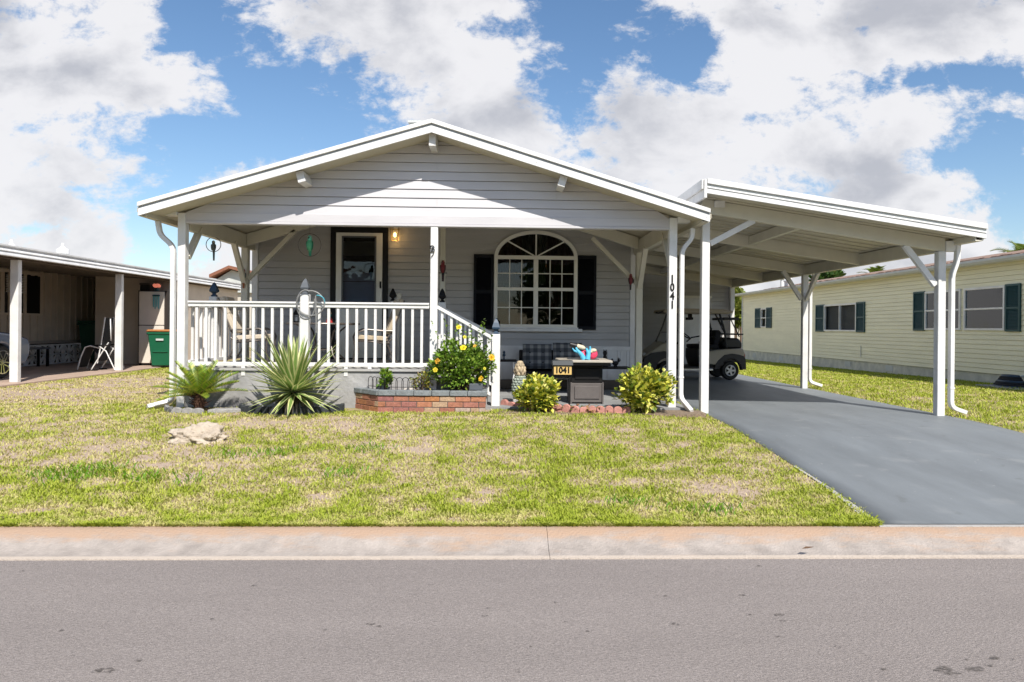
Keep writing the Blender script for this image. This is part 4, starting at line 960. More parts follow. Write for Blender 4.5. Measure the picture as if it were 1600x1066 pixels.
bush('leafy_sprig', 'small bright green shrub inside the black wire edging in the planter', (-1.56, 9.76, PZ1-.03), (.10, .09, .17), 420, [(.16, .27, .02), (.24, .36, .03), (.08, .17, .015)], 5, (.04, .06), .3, 16, 'shrub', 4)
bush('leafy_sprig', 'sparse yellowing shrub between the wire edging and the flowering bush', (-1.08, 9.80, PZ1-.03), (.20, .11, .15), 330, [(.40, .36, .05), (.30, .30, .04), (.20, .13, .06), (.14, .20, .03)], 15, (.03, .05), .3, 16, 'shrub', 12)
hib, cl = bush('hibiscus', 'green hibiscus bush with yellow flowers growing from the brick planter', (-.53, 9.80, PZ1-.05), (.47, .21, .38), 3300, [(.14, .25, .025), (.20, .34, .04), (.08, .16, .016), (.32, .44, .07)], 6, (.042, .072), .36, 84, 'flowering bush', 26, .02, .24)
rnd = random.Random(44)
for (u, v, s_, col) in ((717, 512, .05, (.80, .66, .03)), (724, 544, .060, (.85, .68, .02)), (768, 559, .060, (.85, .48, .02)), (683, 564, .052, (.78, .40, .04)), (752, 592, .052, (.85, .50, .02)), (742, 541, .034, (.75, .45, .06)), (680, 578, .045, (.75, .62, .04)), (726, 527, .035, (.7, .65, .05)), (757, 576, .028, (.7, .65, .05))):
    mb = MB(); p = aY(u, v, 9.58+rnd.random()*.05); s_ *= .70; fd = Vector((rnd.uniform(-.9, .7), -1, rnd.uniform(-.3, .9))).normalized(); x = fd.cross(Vector((0, 0, 1))).normalized(); y = x.cross(fd)
    for k in range(5):
        a = 2*PI*k/5+.3; e = x*math.cos(a)+y*math.sin(a); e2 = x*math.cos(a+.75)+y*math.sin(a+.75); e0 = x*math.cos(a-.75)+y*math.sin(a-.75)
        mb.add([p-fd*s_*.3, p+e0*s_*.75+fd*s_*.25, p+(e0+e).normalized()*s_*1.1+fd*s_*.35, p+e*s_*1.12+fd*s_*.2, p+(e2+e).normalized()*s_*1.1+fd*s_*.35, p+e2*s_*.75+fd*s_*.25], [(0, 1, 2, 3, 4, 5)], jit(col, .08, rnd))
    mb.tube([tuple(p-fd*s_*.3), tuple(p+fd*s_*.9)], .005, 5, (.8, .65, .1)); mb.build('flower', 'petal', hib)
mb = MB(); rnd = random.Random(4)   # long arching stems with small leaves leaning over the newel
for k in range(24):
    b_ = Vector((-.50+rnd.uniform(-.3, .25), 9.80, PZ1+.25)); e = b_+Vector((rnd.uniform(-.22, .34), rnd.uniform(-.1, .05), rnd.uniform(.30, .70))); m_ = (b_+e)/2+Vector((.03, 0, .03))
    for q in range(22): 
        t = q/21; p = b_*(1-t)**2+m_*2*t*(1-t)+e*t*t; leafquad(mb, p, (rv(rnd)+Vector((0, 0, .3))), Vector((0, 0, 1)), .05, .017, jit((.14, .23, .03), .3, rnd))
mb.build('loose_leaves', 'leaf', hib)
# dry leaves fallen in the bed, and a small weed
mb = MB(); rnd = random.Random(8)
for k in range(70):
    p = Vector((rnd.gauss(1.15, .22), 9.55+rnd.uniform(-.1, .1), .375+rnd.random()*.05)); a = rnd.random()*2*PI; leafquad(mb, p, Vector((math.cos(a), math.sin(a), rnd.uniform(.2, 1.1))), Vector((0, 0, 1)), rnd.uniform(.08, .19), .022, jit(rnd.choice([(.42, .24, .10), (.30, .15, .07), (.14, .20, .03)]), .2, rnd), .4)
tag(mb.build('dry_plant', 'leaf'), 'withered orange brown plant behind the pink scalloped edging', 'plant')
# black wire hoop edging in the planter
wf_ = thing('wire_edging', 'low black wire hoop edging round the small shrub in the planter', 'garden edging', (-1.5, 9.7, PZ1)); 
def hoops(a, b, n):
    for k in range(n):
        p = a.lerp(b, (k+.5)/n); d = (b-a).normalized(); hw = (b-a).length/n*.62
        pts = [p-d*hw+Vector((0, 0, -.04)), p-d*hw+Vector((0, 0, .11))]+[p+d*(-hw*math.cos(t))+Vector((0, 0, .11+hw*math.sin(t)*1.1)) for t in [PI*q/8 for q in range(1, 8)]]+[p+d*hw+Vector((0, 0, .11)), p+d*hw+Vector((0, 0, -.04))]
        MB().tube([tuple(x) for x in pts], .0045, 5).build('hoop', 'black', wf_)
    MB().tube([tuple(a+Vector((0, 0, .035))), tuple(b+Vector((0, 0, .035)))], .004, 5).build('crossbar', 'black', wf_)
z = PZ1; hoops(Vector((-1.80, 9.86, z)), Vector((-1.55, 9.66, z)), 4); hoops(Vector((-1.55, 9.66, z)), Vector((-1.08, 9.68, z)), 6)
# ------------------------------------------------------------------ bed things on the left: spotlight stub
p = aZ(361, 630, .37); mb = MB(); mb.lathe([(.014, .33), (.014, .50), (.034, .53), (.036, .55), (.02, .553)], (p.x, p.y, 0), 10); tag(mb.build('garden_light', 'bronze'), 'short dark metal garden light standing beside the sago palm', 'garden light')
# ------------------------------------------------------------------ address box
ab = thing('address_box', 'black house number box on thin legs reading 1041 behind the croton bush', 'address sign', (1.02, 9.88, .37))
a, b = aY(865.5, 572, 9.84), aY(893, 585.5, 9.84); mb = MB()
mb.prism([(a.x-.012, b.z-.015), (b.x+.012, b.z-.015), (b.x+.012, a.z+.012), (a.x-.012, a.z+.012)], 9.86, 9.99, 'y'); mb.build('housing', 'black', ab)
mb = MB(); mb.prism([(9.81, a.z+.01), (10.02, a.z+.01), (9.99, a.z+.075), (9.86, a.z+.075)], a.x-.02, b.x+.02, 'x'); mb.build('roof', mat('dark_tin', (.03, .035, .04), .5), ab, .004)
pt = MB().box(a.x, b.x, 9.835, 9.858, b.z, a.z).build('number_plate', 'plate', ab)
text('1041', .113, 'black', ab, ((a.x+b.x)/2, 9.832, (a.z+b.z)/2), name='number', sx=.95).parent = pt
mb = MB(); 
for x in (a.x+.02, b.x-.02): 
    for y in (9.875, 9.975): MB().box(x-.008, x+.008, y-.008, y+.008, .34, b.z-.016).build('leg', 'black', ab)
# ------------------------------------------------------------------ fire table, bench, side tables
ft = thing('fire_table', 'black and grey gas fire table with tiled top holding the pink ornament', 'fire table', (1.28, 10.5, .40))
x0, x1 = aY(893, 600, 10.3).x, aY(942, 600, 10.3).x; zt = aY(915, 562.5, 10.3).z
MB().box(x0, x1, 10.32, 10.82, .42, .70).build('base_panel', 'greybox', ft, .006); MB().box(x0+.045, x1-.045, 10.305, 10.318, .47, .66).build('raised_panel', 'greybox', ft, .01); MB().box(x0+.002, x1-.002, 10.325, 10.82, .702, zt-.07).build('upper_box', 'black', ft, .004)
MB().box(x0+.05, x1-.05, 10.31, 10.323, .75, zt-.12).build('door', 'black', ft, .008)
for xx in (x0-.012, x1-.008): MB().box(xx, xx+.02, 10.30, 10.84, .402, .71).build('corner_trim', 'greybox', ft)
a, b = aY(874, 562, 10.15).x, aY(957, 562, 10.15).x
MB().box(a, b, 10.12, 10.95, zt-.035, zt).build('tabletop', 'topslab', ft, .008); MB().box(a+.03, b-.03, 10.15, 10.92, zt-.068, zt-.037).build('top_frame', 'black', ft)
MB().box((a+b)/2-.22, (a+b)/2+.22, 10.38, 10.70, zt+.002, zt+.008).build('lid', 'capgrey', ft)
FT = (a+b)/2
# bench
bz = .40; bx0, bx1 = aY(812, 560, 12.2).x, aY(915, 560, 12.2).x
bn = thing('wicker_bench', 'dark wicker bench against the white skirting under the arched window', 'bench', ((bx0+bx1)/2, 12.3, bz))
MB().box(bx0, bx1, 11.95, 12.55, bz+.26, bz+.34).build('seat', 'wicker', bn, .01); MB().box(bx0, bx1, 12.56, 12.64, bz+.26, bz+.70).build('backrest', 'wicker', bn, .01)
for x in (bx0, bx1-.06): MB().box(x, x+.06, 11.95, 12.56, bz+.345, bz+.50).build('armrest', 'wicker', bn, .01)
for x in (bx0+.01, bx1-.06):
    for y in (11.97, 12.50): MB().box(x, x+.05, y, y+.05, bz, bz+.258).build('leg', 'wicker', bn)
def plaid():
    m = bpy.data.materials.new('plaid_fabric'); m.use_nodes = True; t = m.node_tree; n = t.nodes; l = t.links; b = n['Principled BSDF']; b.inputs['Roughness'].default_value = .95
    tc_ = n.new('ShaderNodeTexCoord'); s_ = n.new('ShaderNodeSeparateXYZ'); l.new(tc_.outputs['Object'], s_.inputs[0]); outs = []
    for ax in (0, 2):
        w = n.new('ShaderNodeMath'); w.operation = 'SINE'; q = n.new('ShaderNodeMath'); q.operation = 'MULTIPLY'; l.new(s_.outputs[ax], q.inputs[0]); q.inputs[1].default_value = 48; l.new(q.outputs[0], w.inputs[0])
        r = n.new('ShaderNodeMapRange'); l.new(w.outputs[0], r.inputs[0]); r.inputs[1].default_value = -.2; r.inputs[2].default_value = .5; outs.append(r.outputs[0])
    ad = n.new('ShaderNodeMath'); l.new(outs[0], ad.inputs[0]); l.new(outs[1], ad.inputs[1]); cr = n.new('ShaderNodeValToRGB'); e = cr.color_ramp.elements; e[0].color = (.05, .055, .062, 1); e[1].color = (.27, .27, .26, 1); e[1].position = 1
    x = e.new(.5); x.color = (.12, .125, .135, 1); dv = n.new('ShaderNodeMath'); dv.operation = 'MULTIPLY'; dv.inputs[1].default_value = .5; l.new(ad.outputs[0], dv.inputs[0]); l.new(dv.outputs[0], cr.inputs[0]); l.new(cr.outputs[0], b.inputs['Base Color']); return m
M['plaid'] = plaid()
def puff(mb, c, sx, sy, sz, nx=12, nz=12, tufts=()):
    b_ = len(mb.v)
    for side in (-1, 1):
        for j in range(nz+1):
            for i in range(nx+1):
                u, v = i/nx*2-1, j/nz*2-1; e = (1-abs(u)**5)*(1-abs(v)**5); th = sy*(.35+.65*max(0, e)**.35)
                for (tu, tv) in tufts: th -= sy*.5*math.exp(-(((u-tu)/.13)**2+((v-tv)/.13)**2))
                mb.v.append((c[0]+u*sx, c[1]+side*th, c[2]+v*sz))
    st_ = (nx+1)*(nz+1)
    for s_ in (0, 1):
        for j in range(nz):
            for i in range(nx):
                q = b_+s_*st_+j*(nx+1)+i; mb.f.append((q, q+1, q+nx+2, q+nx+1)); mb.c.append(mb.col); mb.m.append(0)
    ring = [i for i in range(nx)]+[j*(nx+1)+nx for j in range(nz)]+[nz*(nx+1)+i for i in range(nx, 0, -1)]+[j*(nx+1) for j in range(nz, 0, -1)]
    for k in range(len(ring)): a_, c_ = ring[k], ring[(k+1) % len(ring)]; mb.f.append((b_+a_, b_+c_, b_+c_+st_, b_+a_+st_)); mb.c.append(mb.col); mb.m.append(0)
TF = ((-.5, .3), (.4, .3), (-.5, -.5), (.4, -.5))
for (u0, u1, v0, v1, dy_, lab) in ((816, 863.5, 538, 577, 0, 'left plaid grey cushion with four tufts leaning on the wicker bench'), (864, 911, 537, 577, .03, 'right plaid grey cushion leaning on the bench behind the fire table')):
    a, b = aY(u0, v0, 12.3), aY(u1, v1, 12.3); sx, sz = (b.x-a.x)/2-.012, (a.z-b.z)/2+(.012 if dy_ else 0); mb = MB(); puff(mb, (0, 0, 0), sx, .075, sz, tufts=TF); c_ = mb.build('bench_cushion', 'plaid', smooth=True); c_.location = ((a.x+b.x)/2, 12.41+dy_*.6, max((a.z+b.z)/2, bz+.345+sz)); c_.rotation_euler.x = -.14; tag(c_, lab, 'cushion', 'plaid bench cushions')
    for tu, tv in TF: o = MB().ball((tu*sx, -.052, tv*sz), (.014, .008, .014), 8, 6).build('button', 'black', c_, local=True)
def side_table(x0, x1, y0, y1, zt, label, curved):
    t = thing('side_table', label, 'side table', ((x0+x1)/2, (y0+y1)/2, .40)); MB().box(x0, x1, y0, y1, zt-.03, zt).build('tabletop', 'black', t, .006)
    xs_ = (x0+.05, x1-.05)
    for x, sg in zip(xs_, (1, -1)):
        for y in (y0+.05, y1-.05):
            if curved: pts = [(x, y, zt-.03), (x, y, zt-.12), (x-sg*.01, y, zt-.17), (x-sg*.06, y, zt-.21), (x-sg*.01, y, zt-.25), (x+sg*.0, y, zt-.32), (x, y, .40)]
            else: pts = [(x, y, zt-.03), (x-sg*.012, y, .40)]
            MB().tube(pts, .015, 7).build('leg', 'trim', t)
z1 = aY(797, 562, 12.0).z; side_table(aY(770, 562, 12).x, aY(807, 562, 12).x, 11.8, 12.2, z1, 'side table with black top and bent white legs left of the wicker bench', True)
z2 = aY(960, 573, 12.0).z; side_table(aY(928, 573, 12).x, aY(983, 573, 12).x, 11.75, 12.2, z2, 'side table with black top and straight white legs right of the fire table', False)
# ornaments -----------------------------------------------------------------
R_, K_, B_, G_ = (.30, .012, .015), (.012, .011, .013), (.02, .05, .22), (.01, .12, .09)
def bird(name, label, c, h, cols, tail=.9, perch=None, ring=None, group=None, rz=0., hang=None, post=None):
    """parrot of height h; c = middle of the body"""
    body, wing, head, tailc = cols; root = thing(name, label, 'parrot ornament', c, 0, group); c = Vector(c); mb = MB(); s_ = h/.30
    def P(x, y, z): return (c.x+x*s_, c.y+y*s_, c.z+z*s_)
    mb.lathe([(.004*s_, c.z-.085*s_), (.026*s_, c.z-.06*s_), (.042*s_, c.z-.02*s_), (.046*s_, c.z+.02*s_), (.040*s_, c.z+.055*s_), (.030*s_, c.z+.075*s_), (.031*s_, c.z+.095*s_), (.033*s_, c.z+.11*s_), (.026*s_, c.z+.132*s_), (.010*s_, c.z+.145*s_), (.001, c.z+.147*s_)], (c.x, c.y, 0), 14, col=body)
    n = len(mb.f)
    for i, f in enumerate(mb.f):
        if sum(mb.v[j][2] for j in f)/len(f) > c.z+.085*s_: mb.c[i] = head
    mb.build('body', 'vcol', root, smooth=True)
    for sg in (-1, 1):
        w = MB(); w.ball(P(sg*.036, .0, .0), (.014*s_, .030*s_, .068*s_), 10, 8, wing, Matrix.Rotation(sg*.12, 3, 'Y')); w.build('wing', 'vcol', root, smooth=True)
    t = MB(); t.add([P(-.022, .01, -.06), P(.022, .01, -.06), P(.016, .02, -.06-.16*tail), P(-.016, .02, -.06-.16*tail), P(-.022, .028, -.06), P(.022, .028, -.06), P(.016, .03, -.06-.16*tail), P(-.016, .03, -.06-.16*tail)], [(0, 1, 2, 3), (7, 6, 5, 4), (0, 4, 5, 1), (1, 5, 6, 2), (2, 6, 7, 3), (3, 7, 4, 0)], tailc); t.build('tail', 'vcol', root)
    k = MB(); k.tube([P(-.006, -.030, .112), P(-.010, -.044, .107), P(-.011, -.048, .092)], [.012*s_, .009*s_, .002*s_], 8, K_); k.build('beak', 'vcol', root)
    e = MB(); 
    for sg in (-1, 1): e.ball(P(sg*.020, -.024, .118), .005*s_, 6, 5, (.9, .85, .7) if body != K_ else K_)
    e.build('eyes', 'vcol', root)
    if ring:
        rr_, rz_ = ring; q = MB(); q.tube([(c.x+rr_*math.cos(2*PI*k/28), c.y, rz_+rr_*math.sin(2*PI*k/28)) for k in range(28)], .0055, 6, close=True); q.build('ring', 'bronze', root, smooth=True)
        if hang: MB().tube([(c.x, c.y, rz_+rr_), (c.x, c.y, hang)], .003, 5).build('chain', 'bronze', root)
    if perch: MB().tube([P(-perch, -.01, -.075), P(perch, -.01, -.075)], .007*s_, 6).build('perch', 'black', root)
    if post: MB().box(*post).build('mount', 'black', root)
    return root
p = aY(484, 384, 10.35); bird('parrot_ornament', 'green parrot ornament perched in a brass ring hanging left of the door', p, .30, ((.07, .33, .16), (.02, .16, .09), (.12, .50, .36), (.02, .20, .10)), .6, ring=(.162, aY(484, 383, 10.35).z), hang=under(p.x)-.1)
p = aY(344.5, 387, 11.0); bird('parrot_ornament', 'grey parrot ornament in a thin ring hanging at the open left side of the porch', (XL+.02, 11.0, p.z), .22, ((.10, .12, .13), (.05, .065, .075), (.30, .33, .34), (.09, .11, .12)), 1.3, ring=(.11, p.z+.045), hang=under(XL)-.24)
yb = YW-.52
p = aY(389.5, 432, yb-.09); bird('parrot_ornament', 'red parrot ornament with orange breast fixed to the rear left porch post', (XL+.03, yb-.05, p.z), .27, ((.30, .04, .02), (.02, .07, .10), R_, (.30, .08, .02)), 1.0, post=(XL+.01, XL+.05, yb-.02, yb+.004, p.z-.03, p.z+.03))
p = aY(692, 420, 11.68); bird('parrot_ornament', 'dark red parrot ornament on a black perch on the post behind the steps', p, .28, ((.16, .008, .012), (.05, .004, .01), (.20, .012, .016), (.03, .006, .01)), 1.0, perch=.075, post=(p.x-.02, p.x+.02, 11.69, 11.712, p.z-.1, p.z-.04))
p = aY(985.5, 439, yb-.05); bird('parrot_ornament', 'red parrot ornament with dark tail on the rear right porch post beside the cart', (p.x, yb-.05, p.z), .25, ((.14, .012, .018), (.03, .01, .015), (.22, .02, .02), (.015, .008, .012)), .8, post=(p.x-.01, p.x+.06, yb-.02, yb+.004, p.z-.03, p.z+.03))
# cat and rooster on the right table
p = aY(944.5, 572, 12.0); c0 = Vector((p.x, 11.95, z2)); mb = MB(); mb.lathe([(.055, 0), (.060, .03), (.052, .08), (.036, .15), (.026, .19), (.034, .215), (.036, .24), (.026, .262), (.003, .272)], tuple(c0), 14); ct = mb.build('cat_figurine', 'black', smooth=True); tag(ct, 'black sitting cat figurine on the right side table', 'figurine')
mb = MB(); 
for sg in (-1, 1): mb.lathe([(.012, .25), (.001, .295)], (c0.x+sg*.020, c0.y, c0.z), 6)
mb.build('ears', 'black', ct); MB().tube([(c0.x+.05, c0.y, c0.z+.02), (c0.x+.09, c0.y-.02, c0.z+.02), (c0.x+.10, c0.y-.03, c0.z+.05)], [.012, .010, .007], 7).build('tail', 'black', ct)
p = aY(960, 573, 12.0); c0 = Vector((p.x, 11.9, z2)); mb = MB(); mb.ball(tuple(c0+Vector((0, 0, .06))), (.055, .03, .038), 12, 8); mb.tube([tuple(c0+Vector((-.035, 0, .07))), tuple(c0+Vector((-.055, 0, .11))), tuple(c0+Vector((-.052, 0, .14)))], [.024, .016, .014], 8); rs = mb.build('rooster_figurine', 'black', smooth=True); tag(rs, 'small black rooster figurine at the right end of the side table', 'figurine')
mb = MB()
for k in range(5): a = .5+k*.25; mb.tube([tuple(c0+Vector((.04, 0, .07))), tuple(c0+Vector((.04+.06*math.cos(a), 0, .07+.09*math.sin(a))))], [.010, .004], 6)
mb.build('tail_feathers', 'black', rs); MB().box(c0.x-.03, c0.x+.03, c0.y-.02, c0.y+.02, c0.z, c0.z+.025).build('foot', 'black', rs)
p = aY(787.5, 562, 12.0); mb = MB(); mb.lathe([(.03, 0), (.012, .02), (.010, .05), (.03, .07), (.018, .10), (.024, .125), (.004, .15)], (p.x, 11.98, z1), 10); tag(mb.build('dark_figurine', 'navy', smooth=True), 'small dark twisted figurine on the left side table', 'figurine')
# pink and blue ornament on the fire table
oc = Vector((aY(915, 560, 10.3).x, 10.36, zt+.008)); orn = thing('sea_ornament', 'pink and turquoise beach ornament with dark bottle on the fire table', 'ornament', oc)
BL = (.08, .42, .62); PK = (.72, .05, .12); CRM = (.62, .55, .40)
mb = MB(); mb.ball(tuple(oc+Vector((.11, .02, .075))), (.075, .05, .075), 14, 10, PK); mb.ball(tuple(oc+Vector((-.02, .03, .06))), (.06, .045, .075), 14, 10, PK); mb.build('pink_body', 'vcol', orn, smooth=True)
mb = MB(); mb.tube([tuple(oc+Vector(q)) for q in ((-.02, -.02, 0), (-.06, -.03, .07), (-.12, -.03, .13), (-.14, -.03, .17))], [.040, .034, .022, .012], 10, BL)
mb.tube([tuple(oc+Vector(q)) for q in ((.03, -.04, 0), (.045, -.04, .09), (.01, -.04, .16))], [.040, .032, .014], 10, BL); mb.tube([tuple(oc+Vector(q)) for q in ((.045, -.04, .08), (.07, -.04, .15), (.065, -.04, .19))], [.026, .016, .010], 10, BL); mb.tube([tuple(oc+Vector(q)) for q in ((-.10, -.03, .10), (-.16, -.03, .12), (-.19, -.03, .16))], [.02, .014, .008], 10, BL); mb.build('turquoise_arms', 'vcol', orn, smooth=True)
mb = MB(); mb.tube([tuple(oc+Vector(q)) for q in ((-.22, 0, .215), (-.12, 0, .19))], [.030, .034], 12, K_); mb.tube([tuple(oc+Vector(q)) for q in ((-.12, 0, .19), (-.03, 0, .165), (.0, 0, .155))], [.033, .033, .015], 12, CRM); mb.build('bottle', 'vcol', orn, smooth=True)
mb = MB(); mb.ball(tuple(oc+Vector((.115, -.02, .13))), (.05, .03, .028), 10, 8, CRM); mb.box(oc.x+.07, oc.x+.10, oc.y-.05, oc.y-.03, oc.z+.10, oc.z+.145, CRM); mb.build('shell', 'vcol', orn, smooth=True)
# pineapple statue
pc = Vector((aY(812, 620, 10.5).x, 10.5, .40)); ps = thing('pineapple_statue', 'weathered stone pineapple statue with tan leafy crown beside the stair newel', 'statue', pc)
MB().box(pc.x-.10, pc.x+.10, pc.y-.10, pc.y+.10, .40, .45).build('plinth', 'concrete', ps, .01)
mb = MB(); rnd = random.Random(2); 
for j in range(9):
    t = (j+.5)/9; z = .46+.33*t; r = .098*math.sin(PI*(.2+.68*t))**.7
    for k in range(11):
        a = 2*PI*(k+.5*(j % 2))/11; mb.ball((pc.x+r*math.cos(a), pc.y+r*math.sin(a), z), (.030, .030, .023), 6, 5, jit((.30, .34, .29), .15, rnd))
mb.lathe([(.06, .45), (.09, .52), (.093, .62), (.07, .75), (.035, .81)], (pc.x, pc.y, 0), 12, col=(.18, .22, .19)); mb.build('fruit', 'vmat', ps, smooth=True)
mb = MB(); mb.lathe([(.03, .79), (.055, .82), (.07, .87), (.045, .93)], (pc.x, pc.y, 0), 12, col=(.30, .22, .13))
for j in range(5):
    for k in range(7):
        a = 2*PI*(k+.5*(j % 2))/7+rnd.uniform(-.15, .15); z = .80+.038*j; rj = (.075, .085, .075, .055, .025)[j]; d = Vector((math.cos(a), math.sin(a), 0)); b0 = Vector((pc.x, pc.y, z))+d*rj*.8
        mb.ball(tuple(b0+Vector((0, 0, .02))), (.030, .030, .036), 7, 6, jit((.45, .36, .24), .25, rnd))
mb.build('crown', 'vmat', ps, smooth=True)
# dog statue beside the right bush
dc = Vector((2.02, 10.35, .40)); p = aY(1004, 575, 10.35); dc.x = p.x; ds = thing('dog_statue', 'brown mottled sitting dog statue half hidden behind the larger croton bush', 'statue', dc)
mb = MB(); cB = (.22, .17, .14); mb.lathe([(.10, .40), (.115, .48), (.095, .62), (.065, .72), (.055, .76)], (dc.x, dc.y, 0), 14, col=cB); mb.ball((dc.x, dc.y-.02, .83), (.075, .085, .075), 12, 8, cB); mb.ball((dc.x, dc.y-.10, .80), (.035, .055, .032), 10, 8, (.34, .28, .23)); mb.build('body', 'vmat', ds, smooth=True)
for sg in (-1, 1): mb = MB(); mb.ball((dc.x+sg*.072, dc.y-.01, .82), (.018, .035, .055), 8, 6, (.10, .07, .06)); mb.build('ear', 'vmat', ds, smooth=True); mb = MB(); mb.tube([(dc.x+sg*.045, dc.y-.08, .66), (dc.x+sg*.05, dc.y-.10, .41)], [.035, .026], 8, cB); mb.build('leg', 'vmat', ds, smooth=True)
# black planter thing behind the right post is a bag
# ------------------------------------------------------------------ wall lantern by the door
wl = thing('wall_lantern', 'lit brass and glass lantern on the wall right of the door', 'lantern', aY(617, 355, YW-.1)); a = aY(610, 351, YW-.12); b = aY(624, 376, YW-.12); cx_ = (a.x+b.x)/2; yl = YW-.12
MB().box(cx_-.04, cx_+.04, YW-.035, YW-.012, a.z-.14, a.z+.02).build('backplate', 'ivory', wl, .005)
mb = MB()
for sx in (-1, 1):
    for sy in (-1, 1): mb.bar((cx_+sx*.075, yl+sy*.055, a.z+.02), (cx_+sx*.055, yl+sy*.045, b.z), .005)
for z, q in ((a.z+.02, .08), (a.z-.09, .068), (b.z, .058)): mb.box(cx_-q, cx_+q, yl-q*.8, yl-q*.8+.008, z-.005, z+.005); mb.box(cx_-q, cx_+q, yl+q*.8-.008, yl+q*.8, z-.005, z+.005); mb.box(cx_-q, cx_-q+.008, yl-q*.8, yl+q*.8, z-.005, z+.005); mb.box(cx_+q-.008, cx_+q, yl-q*.8, yl+q*.8, z-.005, z+.005)
mb.box(cx_-.05, cx_+.05, yl-.04, YW-.03, a.z+.02, a.z+.03); mb.build('frame', mat('brass', (.55, .40, .18), .35, metal=.7), wl)
MB().lathe([(.03, b.z+.01), (.05, b.z+.06), (.05, b.z+.13), (.035, b.z+.16)], (cx_, yl, 0), 10).build('globe', mat('amber', (.8, .5, .15), .3), wl) if False else None
MB().ball((cx_, yl, b.z+.10), (.028, .028, .042), 10, 8).build('bulb', emis('bulb_warm', (1., .62, .18), 5.), wl, smooth=True)
pl_ = bpy.data.lights.new('lantern_light', 'POINT'); pl_.energy = .9; pl_.color = (1, .6, .22); pl_.shadow_soft_size = .04; po = bpy.data.objects.new('lantern_light', pl_); C.objects.link(po); po.parent = wl; po.location = Vector((cx_, yl-.06, b.z+.04))-wl.location
# ------------------------------------------------------------------ hose hung on the railing newel
hs_ = thing('garden_hose', 'thin grey hose looped over the finial post of the front railing', 'hose', aY(483, 470, YF-.12))
mb = MB(); k = 1/112.
def loop(cu, cv, ru, rv_, y, r=.011, m='hose', a0=0, a1=360):
    c = aY(cu, cv, y); MB().tube([(c.x+ru*k*math.cos(math.radians(a)), y+.05*math.sin(math.radians(a))*(-.4), c.z+rv_*k*math.sin(math.radians(a))) for a in range(a0, a1+1, 12)], r, 7, close=False).build('loop', m, hs_, smooth=True)
loop(485, 474, 21, 19, YF-.12, .010, 'hose', -220, 100); loop(478, 476, 14, 22, YF-.10, .011, 'hose', 60, 390)
loop(497, 472, 10, 10, YF-.12, .009, mat('hose_teal', (.06, .30, .38), .5), -20, 110)
MB().tube([tuple(aY(u, v, YF-.11)) for u, v in ((493, 462), (494, 500), (494, 520))], .011, 7).build('tail', 'hose', hs_, smooth=True)
# ------------------------------------------------------------------ patio set on the deck
DZ_ = .905
def patio_chair(label, cols, group='cushioned patio chairs on the deck'):
    t = thing('patio_chair', label, 'chair', (0, 0, 0), 0, group)           # faces +x
    tb = lambda nm, pts, r=.014: MB().tube(pts, r, 8).build(nm, 'bronze', t, smooth=True, local=True)
    for y in (-.28, .28):
        tb('arm_frame', [(.30, y, 0), (.27, y, .25), (.30, y, .42), (.26, y, .50), (.16, y, .54), (-.10, y, .52), (-.24, y, .52)])
        tb('leg', [(-.34, y*.9, 0), (-.22, y*.9, .18), (-.16, y*.9, .34), (-.24, y*.9, .40)]); tb('back_post', [(-.10, y*.85, .33), (-.24, y*.85, .50), (-.42, y*.85, .98)], .015)
    tb('seat_rail', [(.26, -.28, .36), (.26, .28, .36)]); tb('seat_rail', [(-.18, -.28, .34), (-.18, .28, .34)]); tb('top_rail', [(-.42, -.24, .98), (-.42, .24, .98)])
    for y in (-.27, .27): tb('seat_side', [(.27, y, .37), (-.2, y, .33)])
    def cush(nm, path, th, w=.25):
        mb = MB(); n = 9
        for i in range(n):
            y0, y1 = lerp(-w, w, i/n), lerp(-w, w, (i+1)/n); c = cols[i % len(cols)]
            for (a, b) in zip(path[:-1], path[1:]):
                a, b = Vector((a[0], 0, a[1])), Vector((b[0], 0, b[1])); nr = Vector((-(b-a).z, 0, (b-a).x)).normalized()*th
                q = [a, b, b+nr, a+nr]; mb.add([(p.x, yy, p.z) for yy in (y0, y1) for p in q], [(0, 1, 2, 3), (7, 6, 5, 4), (0, 4, 5, 1), (2, 6, 7, 3), (1, 5, 6, 2), (3, 7, 4, 0)], c)
        return mb.build(nm, 'fabric', t, .012, local=True)
    cush('seat_cushion', [(.27, .385), (.05, .375), (-.17, .36)][::-1], .07); cush('back_cushion', [(-.42, .99), (-.33, .74), (-.21, .46)][::1], .07)
    mb = MB(); mb.tube([(-.35, -.2, .97), (-.35, .2, .97)], [.045, .045], 10, cols[0]); mb.build('head_roll', 'fabric', t, smooth=True, local=True)
    return t
cr1 = (.52, .45, .36)
ch1 = patio_chair('left patio chair with plain cream cushion, turned towards the small table', [cr1, (.50, .43, .34)]); p = aY(388, 560, 11.1); ch1.location = (p.x+.05, 11.1, DZ_); ch1.rotation_euler.z = .1
ch2 = patio_chair('right patio chair with brown striped cushion, back turned to the steps', [(.55, .48, .38), (.08, .055, .04), (.42, .34, .24)]); p = aY(590, 560, 11.2); ch2.location = (p.x-.05, 11.2, DZ_); ch2.rotation_euler.z = PI+.28
